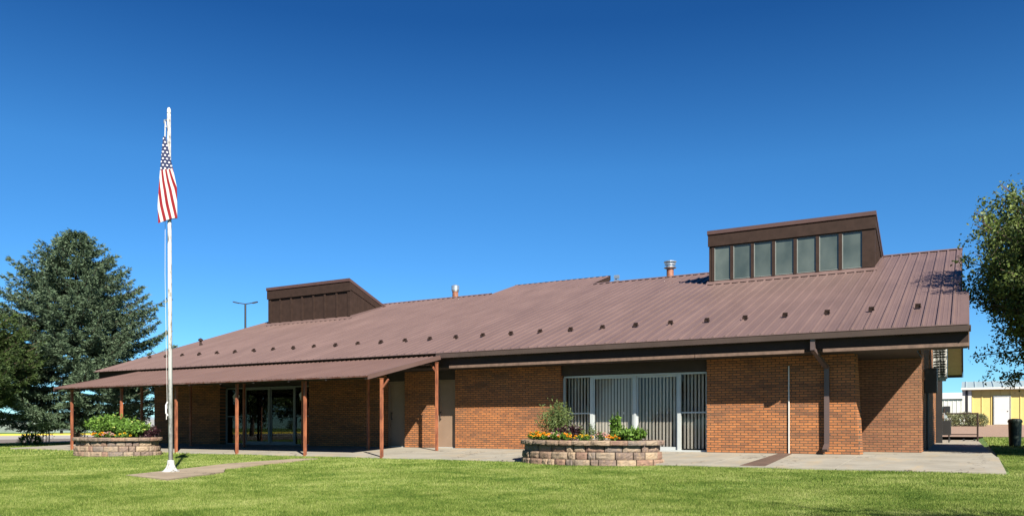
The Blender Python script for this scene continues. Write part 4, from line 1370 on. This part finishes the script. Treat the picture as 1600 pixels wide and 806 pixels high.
# shrubs
MT['leaf_sage'] = leafmat('leaf_sage', c4(.10, .12, .06), c4(.30, .31, .16), .2, patch=1)
def shrub(x, y, r, h, n, label, seed, mat=None, name='shrub'):
    z0 = z_at(x, y)
    P = empty(name, (x, y, z0), label, 'shrub', None)
    r_ = np.random.default_rng(seed)
    d = r_.normal(size=(n, 3)); d /= np.linalg.norm(d, axis=1)[:, None]
    rr = r_.uniform(.3, 1, n)[:, None] ** .5
    c = np.array([x, y, z0 + h * .45]) + d * rr * np.array([r, r, h * .55])
    c[:, 2] = np.maximum(c[:, 2], z0 + .03)
    MB().tube([(x, y, z0), (x + .1, y, z0 + h * .7)], .03).tube([(x, y, z0), (x - .2, y, z0 + h * .7)], .03).build('stem', MT['bark'], P)
    put_fast('foliage', leaves(c, .16, .35, .4, seed, dirs=d + np.array([0, 0, .6])), 4, mat or MT['leaf_sage'], P)
shrub(-1.2, 67, .75, .95, 1500, 'leftmost of the sage green shrubs beyond the gate', 1)
shrub(-.1, 67.3, .8, 1.0, 1600, 'middle sage green shrub beyond the gate', 2)
shrub(.75, 67, .6, .9, 1300, 'sage green shrub against the corner of the yellow shed', 3)

# ------------------------------------------------------------------ background left
LP = empty('street_lamp', (-47.2, 42.2, -.2), 'tall double-armed parking lot lamp seen above the left roof slope', 'street lamp')
MB().tube([(-47.2, 42.2, -.2), (-47.2, 42.2, 9.9)], [.10, .07], 10).build('pole', MT['black'], LP)
MB().tube([(-47.9, 41.8, 10.02), (-47.2, 42.2, 9.9), (-46.5, 42.6, 10.02)], .035).build('arm', MT['black'], LP)
for s in (-1, 1):
    MB().beam((-47.2 + s * .45, 42.2 + s * .26, 9.97), (-47.2 + s * .8, 42.2 + s * .46, 10.06), .22, .07).build('lamp_head', MT['black'], LP)
FN = empty('white_fence', (-40, 33, -.2), 'white corrugated metal fence seen under the canopy behind the spruce', 'fence')
m = MB(); prof = []
for i in range(90):
    c = -50 + i * .19
    prof += [(c, 33), (c + .05, 32.96), (c + .1, 32.96), (c + .14, 33)]
N = len(prof)
m.add([(a, b, -.2) for a, b in prof] + [(a, b, 1.15) for a, b in prof] + [(a, b + .03, -.2) for a, b in prof] + [(a, b + .03, 1.15) for a, b in prof],
      [(i, i + 1, N + i + 1, N + i) for i in range(N - 1)] + [(2 * N + i, 3 * N + i, 3 * N + i + 1, 2 * N + i + 1) for i in range(N - 1)])
m.build('panel', MT['fence_shaded'], FN)
for i in range(8):
    x = -50 + i * 2.4
    MB().box(x, x + .06, 33.04, 33.1, -.2, 1.2).build('post', MT['galv'], FN)
# staked saplings
MT['stake'] = simple('stake_wood', c4(.42, .30, .17), .8, .2, 5)
for i, (x, y, lab) in enumerate(((-41.6, 24.0, 'staked young sapling beside the leftmost canopy post'), (-40.6, 25.3, 'second staked sapling, nearer the spruce trunk'))):
    z0 = z_at(x, y)
    S = empty('sapling', (x, y, z0), lab, 'young tree')
    MB().tube([(x, y, z0), (x + .03, y, z0 + 1.2)], .02).build('trunk', MT['bark'], S)
    for dx_ in (-.28, .28):
        MB().tube([(x + dx_, y, z0 - .05), (x + dx_, y, z0 + 1.35)], .028).build('stake', MT['stake'], S)
    r_ = np.random.default_rng(50 + i)
    c = np.array([x, y, z0 + .8]) + r_.normal(size=(350, 3)) * np.array([.2, .2, .3])
    put_fast('crown', leaves(c, .1, .5, .2, 60 + i), 4, MT['leaf_g'], S)
shrub(-39.5, 22.0, .45, .5, 500, 'small yellow-green shrub at the foot of the stakes', 5, MT['leaf_g'])
# bench
BQ = empty('park_bench', (-86, 52, -.2), 'dark bench on the grass beyond the far yellow kerb', 'bench')
bx, by = -86, 52.0
MB().box(bx - .25, bx + .25, by - .9, by + .9, .23, .29).build('seat', MT['black'], BQ)
MB().box(bx - .3, bx - .25, by - .9, by + .9, .32, .75).build('backrest', MT['black'], BQ)
for q in (-.7, .7):
    MB().box(bx - .25, bx + .25, by + q - .03, by + q + .03, -.2, .23).build('leg', MT['black'], BQ)
MT['palegreen'] = simple('pale_green_wall', c4(.22, .27, .245), .7, .08, 1)
MT['redroof'] = simple('red_roof', c4(.40, .09, .05), .7, .12, 1)
MT['cream'] = simple('cream_wall', c4(.30, .27, .22), .7, .08, 1)
def house(x, y, wx, wy, h, wall_, roof_, label, rh=1.6):
    Hh = empty('house', (x, y, -.2), label, 'house')
    MB().box(x - wx, x + wx, y - wy, y + wy, -.2, h).build('wall', wall_, Hh)
    MB().add([(x - wx - .4, y - wy - .4, h), (x + wx + .4, y - wy - .4, h), (x + wx + .4, y + wy + .4, h), (x - wx - .4, y + wy + .4, h), (x, y - wy - .4, h + rh), (x, y + wy + .4, h + rh)], [(0, 1, 4), (1, 2, 5, 4), (2, 3, 5), (3, 0, 4, 5), (0, 3, 2, 1)]).build('roof', roof_, Hh)
    for k in range(3):
        yy = y - wy * .6 + k * wy * .6
        wf = MB().box(x + wx, x + wx + .05, yy - .6, yy + .6, .8, 1.9).build('window', MT['white'], Hh)
        MB().box(x + wx + .05, x + wx + .06, yy - .5, yy + .5, .9, 1.8).build('pane', MT['black'], wf)
house(-112, 48, 5, 7, 2.4, MT['cream'], MT['redroof'], 'distant cream house with a red roof behind the spruce boughs at the far left')
house(-116, 72, 5, 12, 1.6, MT['palegreen'], MT['paleroof'], 'distant low pale green building across the street behind the spruce', .6)
TK = empty('utility_post', (-84, 47, -.2), 'slim white post on the far side of the street', 'post')
MB().box(-84.06, -83.94, 46.94, 47.06, -.2, 1.3).build('shaft', MT['white'], TK)
